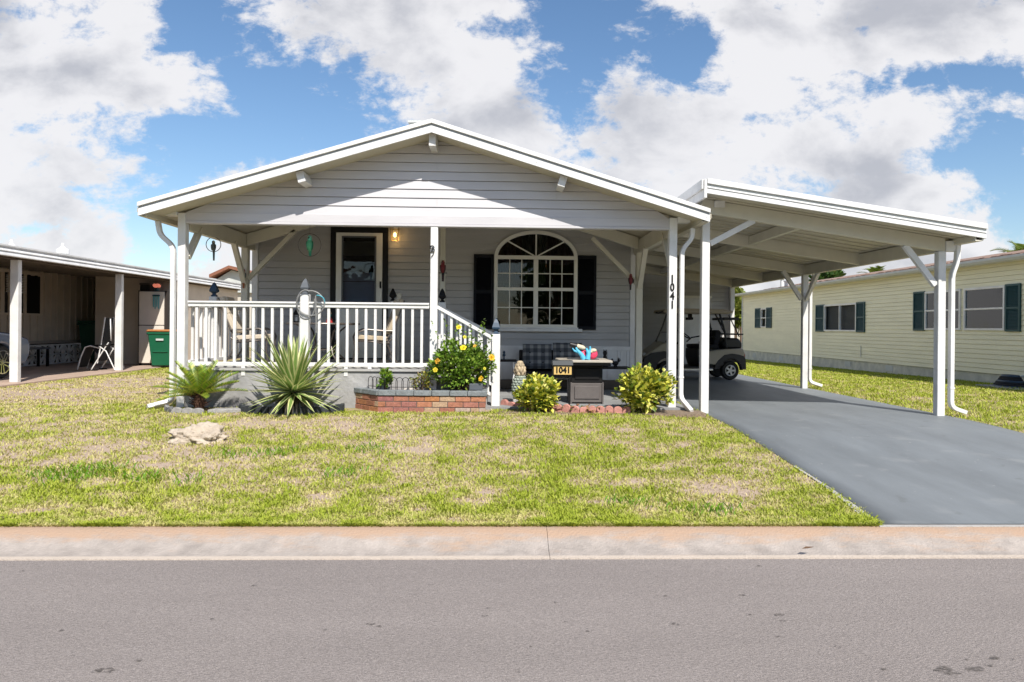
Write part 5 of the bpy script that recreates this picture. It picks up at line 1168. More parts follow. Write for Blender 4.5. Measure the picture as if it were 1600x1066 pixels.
# glass table
tc0 = Vector((aY(505, 510, 11.4).x, 11.4, DZ_)); tb_ = thing('patio_table', 'round dark framed glass patio table between the two patio chairs', 'table', tc0)
MB().tube([(tc0.x+.55*math.cos(2*PI*k/32), tc0.y+.55*math.sin(2*PI*k/32), DZ_+.62) for k in range(32)], .016, 8, close=True).build('table_rim', 'bronze', tb_, smooth=True)
MB().lathe([(.54, DZ_+.622), (.54, DZ_+.63)], (tc0.x, tc0.y, 0), 32).build('tabletop', mat('smoked_glass', (.03, .035, .04), .1), tb_)
for k in range(4):
    a = PI/4+k*PI/2; c_, s_ = math.cos(a), math.sin(a); MB().tube([(tc0.x+.46*c_, tc0.y+.46*s_, DZ_+.61), (tc0.x+.30*c_, tc0.y+.30*s_, DZ_+.5), (tc0.x+.22*c_, tc0.y+.22*s_, DZ_+.32), (tc0.x+.28*c_, tc0.y+.28*s_, DZ_+.14), (tc0.x+.46*c_, tc0.y+.46*s_, DZ_)], .014, 8).build('leg', 'bronze', tb_, smooth=True)
MB().tube([(tc0.x+.24*math.cos(2*PI*k/20), tc0.y+.24*math.sin(2*PI*k/20), DZ_+.22) for k in range(20)], .010, 6, close=True).build('brace_ring', 'bronze', tb_, smooth=True)
lc = Vector((aY(462, 500, 11.2).x, 11.25, DZ_+.636)); ln = thing('candle_lantern', 'small black candle lantern with peaked roof on the glass patio table', 'lantern', lc)
MB().lathe([(.06, 0), (.06, .02)], tuple(lc), 4, rot0=PI/4).build('base', 'black', ln); MB().lathe([(.075, .12), (.06, .14), (.02, .20), (.004, .23)], tuple(lc), 4, rot0=PI/4).build('roof', 'black', ln)
for sx in (-1, 1):
    for sy in (-1, 1): MB().box(lc.x+sx*.038-.005, lc.x+sx*.038+.005, lc.y+sy*.038-.005, lc.y+sy*.038+.005, lc.z+.02, lc.z+.12).build('post', 'black', ln)
MB().lathe([(.02, .02), (.02, .08)], tuple(lc), 10).build('candle', 'ivory', ln)
gc = Vector((aY(513.5, 505, 11.1).x, 11.15, DZ_+.632)); gn = thing('gnome_figurine', 'small red and green garden figurine on the glass patio table', 'figurine', gc)
mb = MB(); mb.lathe([(.055, 0), (.05, .05), (.03, .085)], tuple(gc), 12, col=(.45, .03, .03)); mb.ball(tuple(gc+Vector((0, 0, .115))), .034, 12, 8, (.03, .16, .12)); mb.build('body', 'vcol', gn, smooth=True); mb = MB(); mb.lathe([(.036, .14), (.02, .18), (.002, .21)], tuple(gc), 10, col=(.42, .26, .12)); mb.build('hat', 'vcol', gn, smooth=True)
# tall thin torch behind the finial, against the wall
tcx = aY(614, 460, 12.2).x; mb = MB(); mb.lathe([(.045, .905), (.045, 1.92)], (tcx, 12.2, 0), 4, rot0=PI/4); nn = mb.build('corner_newel', 'white', None); tag(nn, 'short white post with a black pointed finial standing right of the door', 'post'); finial((tcx-.0, 12.2, 1.92), 'black', nn)
tx = aY(619, 460, 12.3).x+.03; mb = MB(); mb.lathe([(.02, .905), (.02, 1.85), (.05, 2.02), (.052, 2.05), (.03, 2.06)], (tx, 12.36, 0), 12); tag(mb.build('tall_vase_light', 'ivory', smooth=True), 'slim cream torch light behind the black pointed finial by the door', 'torch light')
p = aZ(1262, 862, .04); mb = MB(); leafquad(mb, Vector((p.x-.04, p.y, .058)), Vector((1, .1, .12)), Vector((0, 0, 1)), .09, .02, (.16, .09, .05)); tag(mb.build('dry_leaf', 'leaf'), 'single dry brown leaf lying on the kerb', 'leaf')
# ------------------------------------------------------------------ golf cart (front towards -x)
def golf_cart():
    gc = thing('golf_cart', 'cream and black golf cart parked under the carport, facing the grey house', 'golf cart', (0, 0, 0)); W2 = .58
    def B(mb, nm, m, par=gc, bev=.01, smooth=True): return mb.build(nm, m, par, bev, smooth=smooth, local=True, seg=2)
    fr = [(-1.30, .26), (-1.34, .40), (-1.28, .54), (-1.16, .62), (-.98, .72), (-.80, .84), (-.72, .84), (-.66, .62), (-.60, .50), (-.57, .30), (-.62, .26), (-.54, .26)]
    body = B(MB().prism([(-1.27, .34), (-1.31, .44), (-1.26, .56), (-1.08, .67), (-.84, .83), (-.74, .85), (-.68, .66), (-.62, .42), (-.60, .34)], -W2+.10, W2-.10), 'front_cowl', 'cream', bev=.03)
    for s in (-1, 1):
        arc = [(-.75+.27*math.cos(a), .20+.29*math.sin(a)) for a in [PI*(.02+.96*k/12) for k in range(13)]]; o = [(-.52, .24), (-.50, .46), (-.56, .60), (-.80, .66), (-1.10, .62), (-1.28, .52), (-1.33, .36), (-1.28, .22), (-1.06, .22)]
        B(MB().prism([(-.48, .22), (-.47, .42), (-.56, .58), (-.80, .64), (-1.10, .60), (-1.28, .50), (-1.33, .36), (-1.28, .24)]+arc[::-1][0:0]+[(-1.03, .24)]+[q for q in arc[::-1]], min(s*W2, s*(W2-.16)), max(s*W2, s*(W2-.16))), 'front_fender', 'cartblk', bev=.012)
        h = B(MB().ball((-1.26, s*.36, .56), (.05, .10, .045), 12, 8), 'headlight', mat('lens%d' % s, (.7, .72, .75), .1), bev=0)
    B(MB().box(-1.37, -1.30, -.50, .50, .26, .40), 'bumper', 'cartblk', bev=.02)
    B(MB().box(-.66, .40, -W2+.02, W2-.02, .25, .30), 'floor', 'cartblk'); 
    for s in (-1, 1): B(MB().box(-.48, .34, min(s*W2, s*(W2-.05)), max(s*W2, s*(W2-.05)), .21, .255), 'side_sill', 'steel', bev=.006)
    B(MB().prism([(.02, .30), (-.04, .50), (-.03, .70), (.62, .70), (.62, .30)], -W2+.04, W2-.04), 'seat_base', 'cartblk', bev=.02)
    for s in (-1, 1):
        arc = [(.75+.27*math.cos(a), .20+.29*math.sin(a)) for a in [PI*(.02+.96*k/12) for k in range(13)]]
        B(MB().prism([(.06, .37), (.00, .56), (.30, .66), (.60, .70), (1.04, .72), (1.09, .60), (1.06, .50), (.95, .53), (.78, .56), (.60, .53), (.46, .42), (.40, .34)], min(s*(W2+.01), s*(W2-.06)), max(s*(W2+.01), s*(W2-.06))), 'rear_body', 'cream', bev=.02)
        B(MB().prism([(1.03, .24), (1.12, .24), (1.11, .44), (1.08, .54), (.95, .58), (.78, .60), (.60, .57), (.45, .44), (.38, .34), (.36, .24), (.47, .24)]+arc[::-1], min(s*(W2+.02), s*(W2-.18)), max(s*(W2+.02), s*(W2-.18))), 'rear_fender', 'cartblk', bev=.012)
        B(MB().box(1.07, 1.10, min(s*.56, s*.46), max(s*.56, s*.46), .52, .60), 'tail_light', mat('red_lens%d' % s, (.35, .01, .02), .2), bev=.005)
    B(MB().box(.56, 1.06, -W2+.07, W2-.07, .40, .70), 'rear_deck', 'cartblk'); B(MB().prism([(.60, .70), (.56, .84), (.70, .96), (.98, .95), (1.06, .84), (1.06, .70)], -W2+.10, W2-.10), 'rear_bag', 'cartblk', bev=.05)
    for s in (-1, 1):
        B(MB().prism([(-.02, .70), (-.03, .79), (.48, .81), (.50, .70)], min(s*.52, s*.04), max(s*.52, s*.04)), 'seat_cushion', 'blackfab', bev=.03)
        B(MB().prism([(.36, .80), (.40, 1.10), (.50, 1.14), (.56, 1.08), (.50, .80)], min(s*.50, s*.06), max(s*.50, s*.06)), 'backrest', 'blackfab', bev=.035)
        B(MB().tube([(.0, s*.56, .84), (.12, s*.57, .94), (.34, s*.57, .98), (.44, s*.57, .92)], .017, 8), 'hip_rail', 'black', bev=0)
        B(MB().tube([(-.78, s*.54, .84), (-.62, s*.53, 1.20), (-.52, s*.52, 1.50)], .020, 8), 'front_strut', 'cartblk', bev=0); B(MB().tube([(.66, s*.54, .72), (.62, s*.53, 1.1), (.50, s*.52, 1.50)], .026, 8), 'rear_strut', 'cartblk', bev=0)
        B(MB().tube([(.72, s*.50, 1.47), (.82, s*.50, 1.28), (.98, s*.50, .98)], .014, 7), 'rack_strut', 'cartblk', bev=0); B(MB().tube([(.40, s*.5, 1.49), (.62, s*.50, 1.15)], .014, 7), 'rack_strut', 'cartblk', bev=0)
    B(MB().box(.62, .98, -.48, .48, 1.36, 1.42), 'rear_rack', 'cartblk'); B(MB().box(.66, 1.08, -.50, .50, 1.02, 1.055), 'parcel_shelf', 'cartblk')
    B(MB().prism([(-.86, 1.54), (-.80, 1.505), (-.5, 1.50), (.70, 1.50), (.82, 1.53), (.80, 1.57), (.60, 1.605), (-.60, 1.615), (-.82, 1.59)], -W2+.02, W2-.02), 'roof', 'tread', bev=.025)
    B(MB().tube([(-.84, -.48, 1.54), (-.95, -.50, 1.50), (-1.02, -.50, 1.51)], .016, 7), 'roof_hook', 'cartblk', bev=0)
    B(MB().add([(-.79, -.50, .86), (-.79, .50, .86), (-.53, .48, 1.49), (-.53, -.48, 1.49)], [(0, 1, 2, 3)]), 'windshield', 'thinglass', bev=0, smooth=False)
    B(MB().bar((-.70, -.50, 1.07), (-.70, .50, 1.07), .012, .012, (0, 0, 1)), 'windshield_bar', 'steel', bev=0)
    c = Vector((-.28, -.26, 1.02)); ax = Vector((.55, 0, .84)).normalized(); x = Vector((0, 1, 0)); y = ax.cross(x)
    st_ = B(MB().tube([tuple(c+x*.17*math.cos(2*PI*k/24)+y*.17*math.sin(2*PI*k/24)) for k in range(24)], .014, 8, close=True), 'steering_wheel', 'black', bev=0)
    B(MB().tube([tuple(c), tuple(c-ax*.22), (-.66, -.26, .72)], [.02, .02, .025], 8).bar(tuple(c-x*.16), tuple(c+x*.16), .010, .018), 'steering_column', 'black', st_, bev=0)
    B(MB().box(-.10, -.04, -.10, .10, 1.42, 1.50).box(-.14, -.03, -.16, -.08, 1.36, 1.42).box(-.14, -.03, .08, .16, 1.36, 1.42), 'mirror', 'black')
    for x in (-.75, .75):
        for s in (-1, 1):
            yy = s*(W2-.09); w = B(MB().lathe([(.12, yy-.075), (.19, yy-.085), (.212, yy-.05), (.215, yy), (.212, yy+.05), (.19, yy+.085), (.12, yy+.075)], (x, 0, .215), 28, 'y'), 'wheel', 'rubber', bev=0)
            rb = MB(); yo = yy+s*.095; rb.tube([(x+.115*math.cos(2*PI*k/24), yo-s*.015, .215+.115*math.sin(2*PI*k/24)) for k in range(24)], .013, 6, close=True); rb.lathe([(.03, yo-s*.03), (.03, yo+s*.004), (.01, yo+s*.006)], (x, 0, .215), 12, 'y')
            for k in range(5):
                a = 2*PI*k/5; rb.bar((x+.025*math.cos(a), yo-s*.012, .215+.025*math.sin(a)), (x+.11*math.cos(a), yo-s*.012, .215+.11*math.sin(a)), .010, .020)
            rb.build('rim', mat('rim_silver', (.62, .62, .62), .3, metal=.4) if 'rim' not in M else M['rim'], w, smooth=True, local=True)
    gc.scale = (1, 1, 1.04); gc.location = (aY(1091, 594, 16.75+.0).x, 17.28, g(4.6, 17)+.018)
    return gc
M['rim'] = mat('rim_silver', (.62, .62, .62), .3, metal=.4)
golf_cart()
# ------------------------------------------------------------------ yellow house on the right
YX = 12.
yh = thing('yellow_house', 'long pale yellow sided mobile home with dark green shutters beyond the driveway', 'house', (YX, 22, .1))
gy = lambda y: .28-.013*max(0, y-12)
YN, YFAR = 7., aX(1160, 500, YX).y
yb_z = lambda y: .66-.004*(y-16)
def ybox(mb, y0, y1, z0a, z0b, z1a, z1b, x0, x1):
    mb.add([(x0, y0, z0a), (x1, y0, z0a), (x1, y1, z0b), (x0, y1, z0b), (x0, y0, z1a), (x1, y0, z1a), (x1, y1, z1b), (x0, y1, z1b)], [(0, 3, 2, 1), (4, 5, 6, 7), (0, 1, 5, 4), (1, 2, 6, 5), (2, 3, 7, 6), (3, 0, 4, 7)])
wopen = []
wins = [((1190, 470), (1198, 509.5), 'v'), ((1289, 461), (1339, 507), 'h2'), ((1447, 446), (1502, 506), 'v'), ((1508, 440.5), (1571.5, 505), 'v')]
WR_ = []
for (a, b, k) in wins:
    p, q = aX(*a, YX), aX(*b, YX); y0, y1 = min(p.y, q.y), max(p.y, q.y); z0, z1 = (1.45, 2.42) if k == 'h2' else ((1.58, 2.46) if a[0] < 1200 else (1.52, 2.60))
    WR_.append((y0, y1, z0, z1, k))
    wopen.append(((lambda z, y0=y0, y1=y1, z0=z0, z1=z1: (y0+.03, y1-.03) if z0 < z < z1 else None), [z0, z1]))
mb = MB(); lap_siding(mb, YN, YFAR, .47, 3.16, YX, axis='x', sgn=-1, openings=wopen, step=.118)
mb.box(YX+.01, 19, YFAR-.03, YFAR, .0, 3.1); mb.box(YX+.01, 19, YN, YN+.03, .3, 3.1); mb.build('wall', 'yellow', yh)
mb = MB(); ybox(mb, YN, YFAR, .1, -.3, .465, .465, YX+.015, YX+.1); mb.build('skirting', 'skirt_y', yh)
for u in (1178, 1220, 1324, 1389, 1262):
    y = aX(u, 560, YX).y; MB().box(YX+.005, YX+.014, y-.2, y+.2, .24 if y < 26 else .16, .42 if y < 26 else .36).build('foundation_vent', 'gutterg', yh)
MB().box(YX-.03, YX+.02, YFAR-.10, YFAR+.03, .0, 3.14).build('corner_trim', 'gutterg', yh)
MB().box(YX+2., YX+2.02, YN+.2, YFAR-.2, .5, 3.1).build('interior', 'dark', yh)
for (y0, y1, z0, z1, k) in WR_:
    mb = MB(); t = .055
    def fb(ya, yb__, za, zb): mb.box(YX-.045, YX+.03, ya, yb__, za, zb)
    fb(y0, y0+t, z0, z1); fb(y1-t, y1, z0, z1); fb(y0+t, y1-t, z0, z0+t); fb(y0+t, y1-t, z1-t, z1)
    if k == 'h2': fb((y0+y1)/2-.02, (y0+y1)/2+.02, z0+t, z1-t)
    else: fb(y0+t, y1-t, (z0+z1)/2-.022, (z0+z1)/2+.022)
    wn = mb.build('window', 'trim', yh, .004)
    if k == 'v' and z1-z0 > 1:  # reflection in the glass, modelled as a pale teal swag behind the pane
        sw = MB(); n = 16
        for q in range(n+1):
            t_ = q/n; sag = .06*math.sin(PI*t_)**1.; sw.v += [(YX+.05, lerp(y0+.03, y1-.03, t_), z1-.06-sag*.3), (YX+.045, lerp(y0+.03, y1-.03, t_), z1-.20-sag-.015*math.sin(t_*14)), (YX+.05, lerp(y0+.03, y1-.03, t_), z1-.26-sag-.03*math.sin(t_*9))]
        for q in range(n):
            for w_ in (0, 1): sw.f.append((q*3+w_, q*3+w_+1, q*3+w_+4, q*3+w_+3)); sw.c.append((.5, .5, .5)); sw.m.append(0)
        sw.build('valance_or_reflection', M.setdefault('teal_reflection', mat('teal_reflection', (.45, .62, .66), .8)), wn); MB().box(YX-.012, YX-.004, y0+t*.5, y1-t*.5, z0+.03, z1-.03).build('pane', 'blueglass', wn)
    mb = MB(); zz = z0+.05
    while zz < z1-.04: mb.box(YX+.08, YX+.10, y0+.02, y1-.02, zz, zz+.022); zz += .038
    mb.build('blind', mat('blind', (.05, .06, .07), .6) if 'blind' not in M else 'blind', wn)
for (u0, u1, i, j) in ((1181, 1189, 0, 0), (1198.5, 1206.5, 0, 0), (1276, 1289, 1, 1), (1339.5, 1352.5, 1, 1), (1429, 1446, 2, 2), (1573, 1596.5, 3, 3)):
    y0, y1 = sorted((aX(u0, 480, YX).y, aX(u1, 480, YX).y)); z0, z1 = WR_[i][2]-.02, WR_[i][3]+.02; mb = MB()
    mb.box(YX-.05, YX-.01, y0, y0+.05, z0, z1); mb.box(YX-.05, YX-.01, y1-.05, y1, z0, z1)
    for zz in (z0, (z0+z1)/2-.03, z1-.05): mb.box(YX-.048, YX-.01, y0+.05, y1-.05, zz, zz+.05)
    zz = z0+.06
    while zz < z1-.06: mb.add([(YX-.044, y0+.05, zz), (YX-.044, y1-.05, zz), (YX-.02, y1-.05, zz+.03), (YX-.02, y0+.05, zz+.03)], [(0, 1, 2, 3)]); zz += .034
    mb.box(YX-.017, YX-.01, y0+.05, y1-.05, z0+.05, z1-.05); mb.build('shutter', 'green_sh', yh)
mb = MB(); mb.add([(YX-.28, YN-.5, 3.20), (YX-.28, YFAR+.35, 3.20), (15.6, YFAR-.2, 3.95), (15.6, YN-.5, 3.95), (19.3, YN-.5, 3.2), (19.3, YFAR+.35, 3.2)], [(0, 1, 2, 3), (3, 2, 5, 4), (1, 5, 2)]); rr__ = mb.build('roof', 'shingle', yh)
mb = MB(); mb.add([(YX-.27, YN-.5, 3.14), (YX-.27, YFAR+.33, 3.14), (YX+.05, YFAR+.33, 3.14), (YX+.05, YN-.5, 3.14)], [(0, 1, 2, 3)]); mb.build('soffit', 'trim', rr__)
mb = MB(); mb.prism([(YX-.30, 3.13), (YX-.38, 3.13), (YX-.42, 3.19), (YX-.42, 3.245), (YX-.30, 3.245)], YN-.5, YFAR+.35, 'y'); mb.build('gutter', 'gutterg', rr__)
mb = MB(); rnd = random.Random(1)
for k in range(900):      # uneven shingle tabs along the roof edge
    y = rnd.uniform(YN, YFAR); x = rnd.uniform(YX-.28, YX+1.5); z = 3.20+.75*(x-YX+.28)/(15.6-YX+.28); mb.box(x, x+.14, y, y+.22, z+.004, z+.02+.012*rnd.random())
mb.build('shingle_tabs', 'shingle', rr__)
for (u, v, s_) in ((1222, 437, .11), (1228.5, 441, .06), (1233, 436, .09)):
    p = aX(u, 442, YX+2.2); MB().lathe([(.09, 3.5), (.09, aX(u, v, YX+2.2).z), (.14, aX(u, v, YX+2.2).z+.005), (.14, aX(u, v, YX+2.2).z+.07)], (YX+2.2, p.y, 0), 10).build('vent_pipe', 'trim', rr__)
MB().box(YX-.03, YX-.016, aX(1346, 540, YX).y-.01, aX(1346, 540, YX).y+.012, .62, .98).build('spigot_pipe', 'gutterg', yh)
# hose reel cover against the yellow house
p = aX(1582, 605, YX-.45); tp = thing('hose_pile', 'dark coiled garden hose heaped against the yellow house at the right', 'hose', (YX-.5, p.y, .22)); rnd = random.Random(3)
for k in range(7):
    r = .30-.025*k; MB().tube([(YX-.5+r*.8*math.cos(2*PI*q/18)+rnd.uniform(-.01, .01), p.y+r*1.5*math.sin(2*PI*q/18), .26+.04*k) for q in range(18)], .026, 7, close=True).build('coil', 'blackfab' if k % 3 else 'navy', tp, smooth=True)
MB().tube([(YX-.4, p.y-.2, .5), (YX-.15, p.y-.45, .62), (YX-.06, p.y-.5, .9)], .022, 7).build('lead', 'gutterg', tp, smooth=True); MB().box(YX-.95, YX-.2, p.y-1.2, p.y+.55, .16, .262).build('paving_stone', 'greysc', tp, .01)
# ------------------------------------------------------------------ brown neighbour on the left
NE = -8.88
nb_ = thing('tan_house', 'tan ribbed mobile home with white edged carport roof at the left', 'house', (-12, 16, .395))
mb = MB(); mb.prism([(NE, 2.76), (-12.2, 2.90), (-12.2, 2.95), (NE, 2.81)], 6, 24.9, 'y'); nr_ = mb.build('carport_roof', mat('brown_soffit', (.20, .165, .13), .8, .2, 5), nb_)
mb = MB(); mb.prism([(NE+.09, 2.86), (-12.2, 3.02), (-12.2, 3.05), (NE+.09, 2.89)], 5.9, 24.95, 'y'); mb.prism([(-12.2, 3.05), (-17, 3.05), (-17, 3.08), (-12.2, 3.08)], 5.9, 24.95, 'y'); mb.build('roof_skin', 'trim', nr_)
mb = MB(); mb.prism([(NE, 2.69), (NE+.12, 2.69), (NE+.12, 2.705), (NE+.075, 2.765), (NE+.10, 2.77), (NE+.10, 2.782), (NE+.05, 2.84), (NE+.08, 2.845), (NE+.08, 2.855), (NE+.03, 2.90), (NE, 2.90)], 5.9, 24.92, 'y'); mb.build('fascia', 'trim', nr_, smooth=True)
mb = MB(); mb.box(NE-.16, NE-.03, 6, 24.8, 2.66, 2.755); mb.build('eave_beam', mat('rust_beam', (.11, .08, .06), .8, .4, 10), nr_)
mb = MB(); y = 6
while y < 24.4: mb.prism([(NE-.2, 2.70), (-12, 2.82), (-12, 2.86), (NE-.2, 2.745)], y, y+.04, 'y'); y += .6
mb.build('roof_rib', nr_.data.materials[0], nr_)
for u, v0 in ((23.5, 598), (185.5, 582)):
    q = aZ(u, v0, .395); x = NE-.10
    q = aX(u, v0, x); MB().box(x-.075, x+.075, q.y-.05, q.y+.05, .395, 2.66).build('post', 'white', nb_, .006)
WXn = -12.05
mb = MB(); y = 6.; 
while y < 22:
    mb.prism([(y, 0), (y+.02, .012), (y+.12, .012), (y+.14, 0)], 0, 1, 'x') if False else mb.box(WXn-.05, WXn+(.035 if int(y/.14) % 2 else 0.0)+(.006 if int(y/.14) % 5 == 0 else 0), y, y+.1399, 1.02, 2.95); y += .14
mb.build('ribbed_wall', 'tan', nb_)
MB().box(WXn+.02, WXn+.10, 6, 22, .96, 1.03).build('wall_base', mat('tan_trim', (.33, .29, .25), .7), nb_)
# pierced block skirting
def lattice_block(y, z, s_):
    mb = MB(); x0, x1 = WXn-.02, WXn+.06; t = .028
    mb.box(x0, x1, y, y+t, z, z+s_); mb.box(x0, x1, y+s_-t, y+s_, z, z+s_); mb.box(x0, x1, y+t, y+s_-t, z, z+t); mb.box(x0, x1, y+t, y+s_-t, z+s_-t, z+s_); c = (y+s_/2, z+s_/2)
    for a in range(4): d = Vector((math.cos(a*PI/4), math.sin(a*PI/4)))*s_*.48*(1.3 if a % 2 else 1); mb.bar((WXn+.02, c[0]-d.x, c[1]-d.y), (WXn+.02, c[0]+d.x, c[1]+d.y), .03, .014, (1, 0, 0))
    return mb
bs_ = .53; y = 12.2; lb = None
while y < 21.5:
    if lb is None: lb = lattice_block(0, .40, bs_-.01).build('pierced_block', 'trim', nb_, local=False); lb.location.y = y; 
    else: o = lb.copy(); C.objects.link(o); o.location.y = y
    y += bs_
MB().box(WXn-.5, WXn-.45, 10, 22, .395, 1.0).build('crawlspace', 'dark', nb_)
# dark alcove and the storage room in front of it
MB().box(-12.1, -11.1, 22.0, 22.1, .395, 2.95).build('alcove_wall', 'tan', nb_)
MB().box(-11.10, NE-.12, 20.0, 20.08, .395, 2.80).build('storage_wall', 'tanl', nb_); MB().box(-11.10, -11.02, 20.09, 22, .395, 2.8).build('storage_side', 'tanl', nb_)
MB().box(NE-.20, NE-.12, 20.09, 24.8, .395, 2.78).build('storage_side', 'tanl', nb_)
MB().box(-12.0, -11.4, 21.6, 21.95, 1.75, 2.5).build('alcove_cabinet', 'dark', nb_)
p0, p1 = aX(0, 450, WXn), aX(62, 450, WXn); y0, y1 = p0.y-1.0, p1.y
wn = MB(); 
for q in ((y0, y0+.06, 1.74, 2.72), (y1-.06, y1, 1.74, 2.72)): wn.box(WXn, WXn+.06, *q)
wn.box(WXn, WXn+.10, y0-.05, y1, 2.72, 2.80); wn.box(WXn, WXn+.08, y0-.05, y1+.02, 1.69, 1.74); wn.box(WXn, WXn+.05, (y0+y1)/2-.0, (y0+y1)/2+.05, 1.74, 2.72); wn_ = wn.build('window', 'tanl', nb_)
MB().box(WXn+.015, WXn+.022, y0+.06, y1-.06, 1.74, 2.72).build('pane', mat('dark_pane', (.01, .01, .012), .08), wn_)
MB().box(WXn+.024, WXn+.05, y1-.56, y1-.04, 1.74, 2.70).build('shutter', 'black', wn_)
mb = MB(); zz = 2.66
while zz > 2.22: mb.box(WXn+.052, WXn+.06, y1-1.35, y1-.62, zz-.018, zz); zz -= .04
mb.build('blind', 'white', wn_)
downspout([(NE+.06, 24.6, 2.70), (NE+.06, 24.6, 2.55), (NE-.08, 24.6, 2.38), (NE-.08, 24.6, .45)], 'white', nb_) if False else None
xd = aY(311, 470, 19.9).x; mb = MB(); mb.sweep([aY(316, 445, 22), aY(314, 452, 22), aY(303, 458, 22), aY(302, 465, 22), aY(302, 575, 22)], .05, .05); mb.build('downspout', 'white', nb_, smooth=True)
for u, y in ((18, 13.2), (98, 16.4)):
    p = aX(u, 385, -10.6); q = aX(u, 375 if u < 50 else 380, -10.6); MB().lathe([(.14, 2.90), (.14, q.z-.16), (.09, q.z-.13), (.035, q.z-.08), (.03, q.z)], (-10.6, p.y, 0), 12).build('roof_cap', 'trim', nr_)
p = aX(85, 384, -10.6); MB().box(-10.8, -10.4, p.y-.1, p.y+.25, 2.93, 3.16).build('roof_fan', 'gutterg', nr_)
# bench in its carport
MB_ = thing('low_bench', 'low grey bench standing before the pierced blocks of the tan house', 'bench', (-11.6, 17.5, .395)); y0, y1 = aX(38, 550, -11.6).y, aX(64, 550, -11.6).y+.15
MB().box(-11.8, -11.45, y0-1., y1, .84, .885).build('seat', 'capgrey', MB_)
for y in (y0-.9, y1-.08): MB().box(-11.75, -11.70, y, y+.05, .395, .838).build('leg', 'black', MB_); MB().box(-11.52, -11.47, y, y+.05, .395, .838).build('leg', 'black', MB_)
# tall cabinet
cx0, cx1 = aY(217, 500, 19.3).x, aY(256, 500, 19.3).x
cbn = thing('storage_cabinet', 'tall dark cabinet with grey two part door against the tan storage wall', 'cabinet', ((cx0+cx1)/2, 19.6, .395)); zt = aY(235, 454, 19.3).z
MB().box(cx0-.04, cx1+.06, 19.34, 19.95, .44, zt).build('case', mat('dark_brown', (.028, .020, .017), .6), cbn); zmid_ = lerp(.46, zt, .52)
for z0, z1 in ((.46, zmid_-.01), (zmid_+.01, zt-.03)): MB().box(cx0, cx1, 19.30, 19.335, z0, z1).build('door', 'cabinet', cbn, .006)
MB().box(cx0+.0, cx1, 19.345, 19.9, .396, .438).build('foot', 'black', cbn)
px_ = aY(245, 447, 19.5); fl = thing('flower_lamp', 'small orange pink flower lamp on top of the tall cabinet', 'lamp', (px_.x, 19.5, zt)); MB().lathe([(.06, zt), (.05, zt+.06)], (px_.x, 19.5, 0), 10).build('pot', 'green_sh', fl)
mb = MB()
for k in range(6): a = k*PI/3; mb.ball((px_.x+.06*math.cos(a), 19.5+.04*math.sin(a), zt+.13+.02*(k % 2)), (.05, .03, .045), 8, 6)
mb.build('petals', emis('coral_lamp', (.75, .22, .14), .5), fl, smooth=True)
b0, b1 = aY(223, 448, 19.6).x, aY(239, 448, 19.6).x; bxs = MB().box(b0, b1, 19.45, 19.85, zt+.002, zt+.20).build('box', 'dark', None, .01); tag(bxs, 'dark box lying on top of the tall cabinet', 'box')
MB().box(b0-.01, b1+.01, 19.44, 19.86, zt+.16, zt+.205).build('lid', mat('dk', (.05, .04, .035), .6), bxs)
wc = aY(244, 462, 19.27); wch = thing('wind_chime', 'turquoise wind chime hanging on the front of the tall cabinet', 'wind chime', (wc.x, 19.27, wc.z))
for k in range(4): x = wc.x-.07+.045*k; MB().tube([(x, 19.27, wc.z-.02), (x, 19.27, wc.z-.30-.05*(k % 2))], .012, 6).build('chime_tube', mat('teal', (.05, .35, .38), .4), wch)
MB().box(wc.x-.09, wc.x+.09, 19.25, 19.29, wc.z-.02, wc.z+.02).build('bar', 'teal2' if False else M['green_sh'], wch)
# bins
def bin_(x, y, h, m, lm, label, rz=0):
    t = thing('wheelie_bin', label, 'bin', (0, 0, 0), 0, 'wheeled rubbish bins beside the tan house'); w0, w1 = .22, .30
    mb = MB(); mb.add([(-w0, -.24, .03), (w0, -.24, .03), (w0, .24, .06), (-w0, .24, .06), (-w1, -.32, h), (w1, -.32, h), (w1, .32, h), (-w1, .32, h)], [(0, 3, 2, 1), (4, 5, 6, 7), (0, 1, 5, 4), (1, 2, 6, 5), (2, 3, 7, 6), (3, 0, 4, 7)]); mb.box(-w1-.02, w1+.02, -.34, .34, h-.07, h); mb.build('body', m, t, .02, local=True)
    MB().box(-.09, .09, -.335, -.318, h-.22, h-.17).build('sticker', 'gutterg', t, local=True) if m == 'binc' else None
    MB().box(-.18, .18, -.30, -.27, h*.42, h*.46).build('lift_bar', m, t, .01, local=True)
    MB().prism([(-.33, h+.002), (.33, h+.002), (.30, h+.06), (-.30, h+.06)], -.36, .36, 'y').build('lid', lm, t, .02, local=True)
    for s in (-1, 1): MB().lathe([(.10, s*.20), (.10, s*.26)], (0, .24, .10), 14, 'x').build('wheel', 'rubber', t, smooth=True, local=True)
    MB().tube([(-.2, .36, h-.02), (.2, .36, h-.02)], .015, 7).build('handle', m, t, local=True); t.location = (x, y, .395); t.rotation_euler.z = rz; return t
q = aY(255, 572, 18.85); bin_(q.x, 18.9, .90, 'binc', 'lid', 'bright green wheeled bin with orange brown lid beside the grey house post', .1)
q = aY(148, 560, 20.6); bin_(q.x, 20.6, 1.12, 'bind', 'bind', 'dark green wheeled bin in the shadow behind the folded lounger', .1)
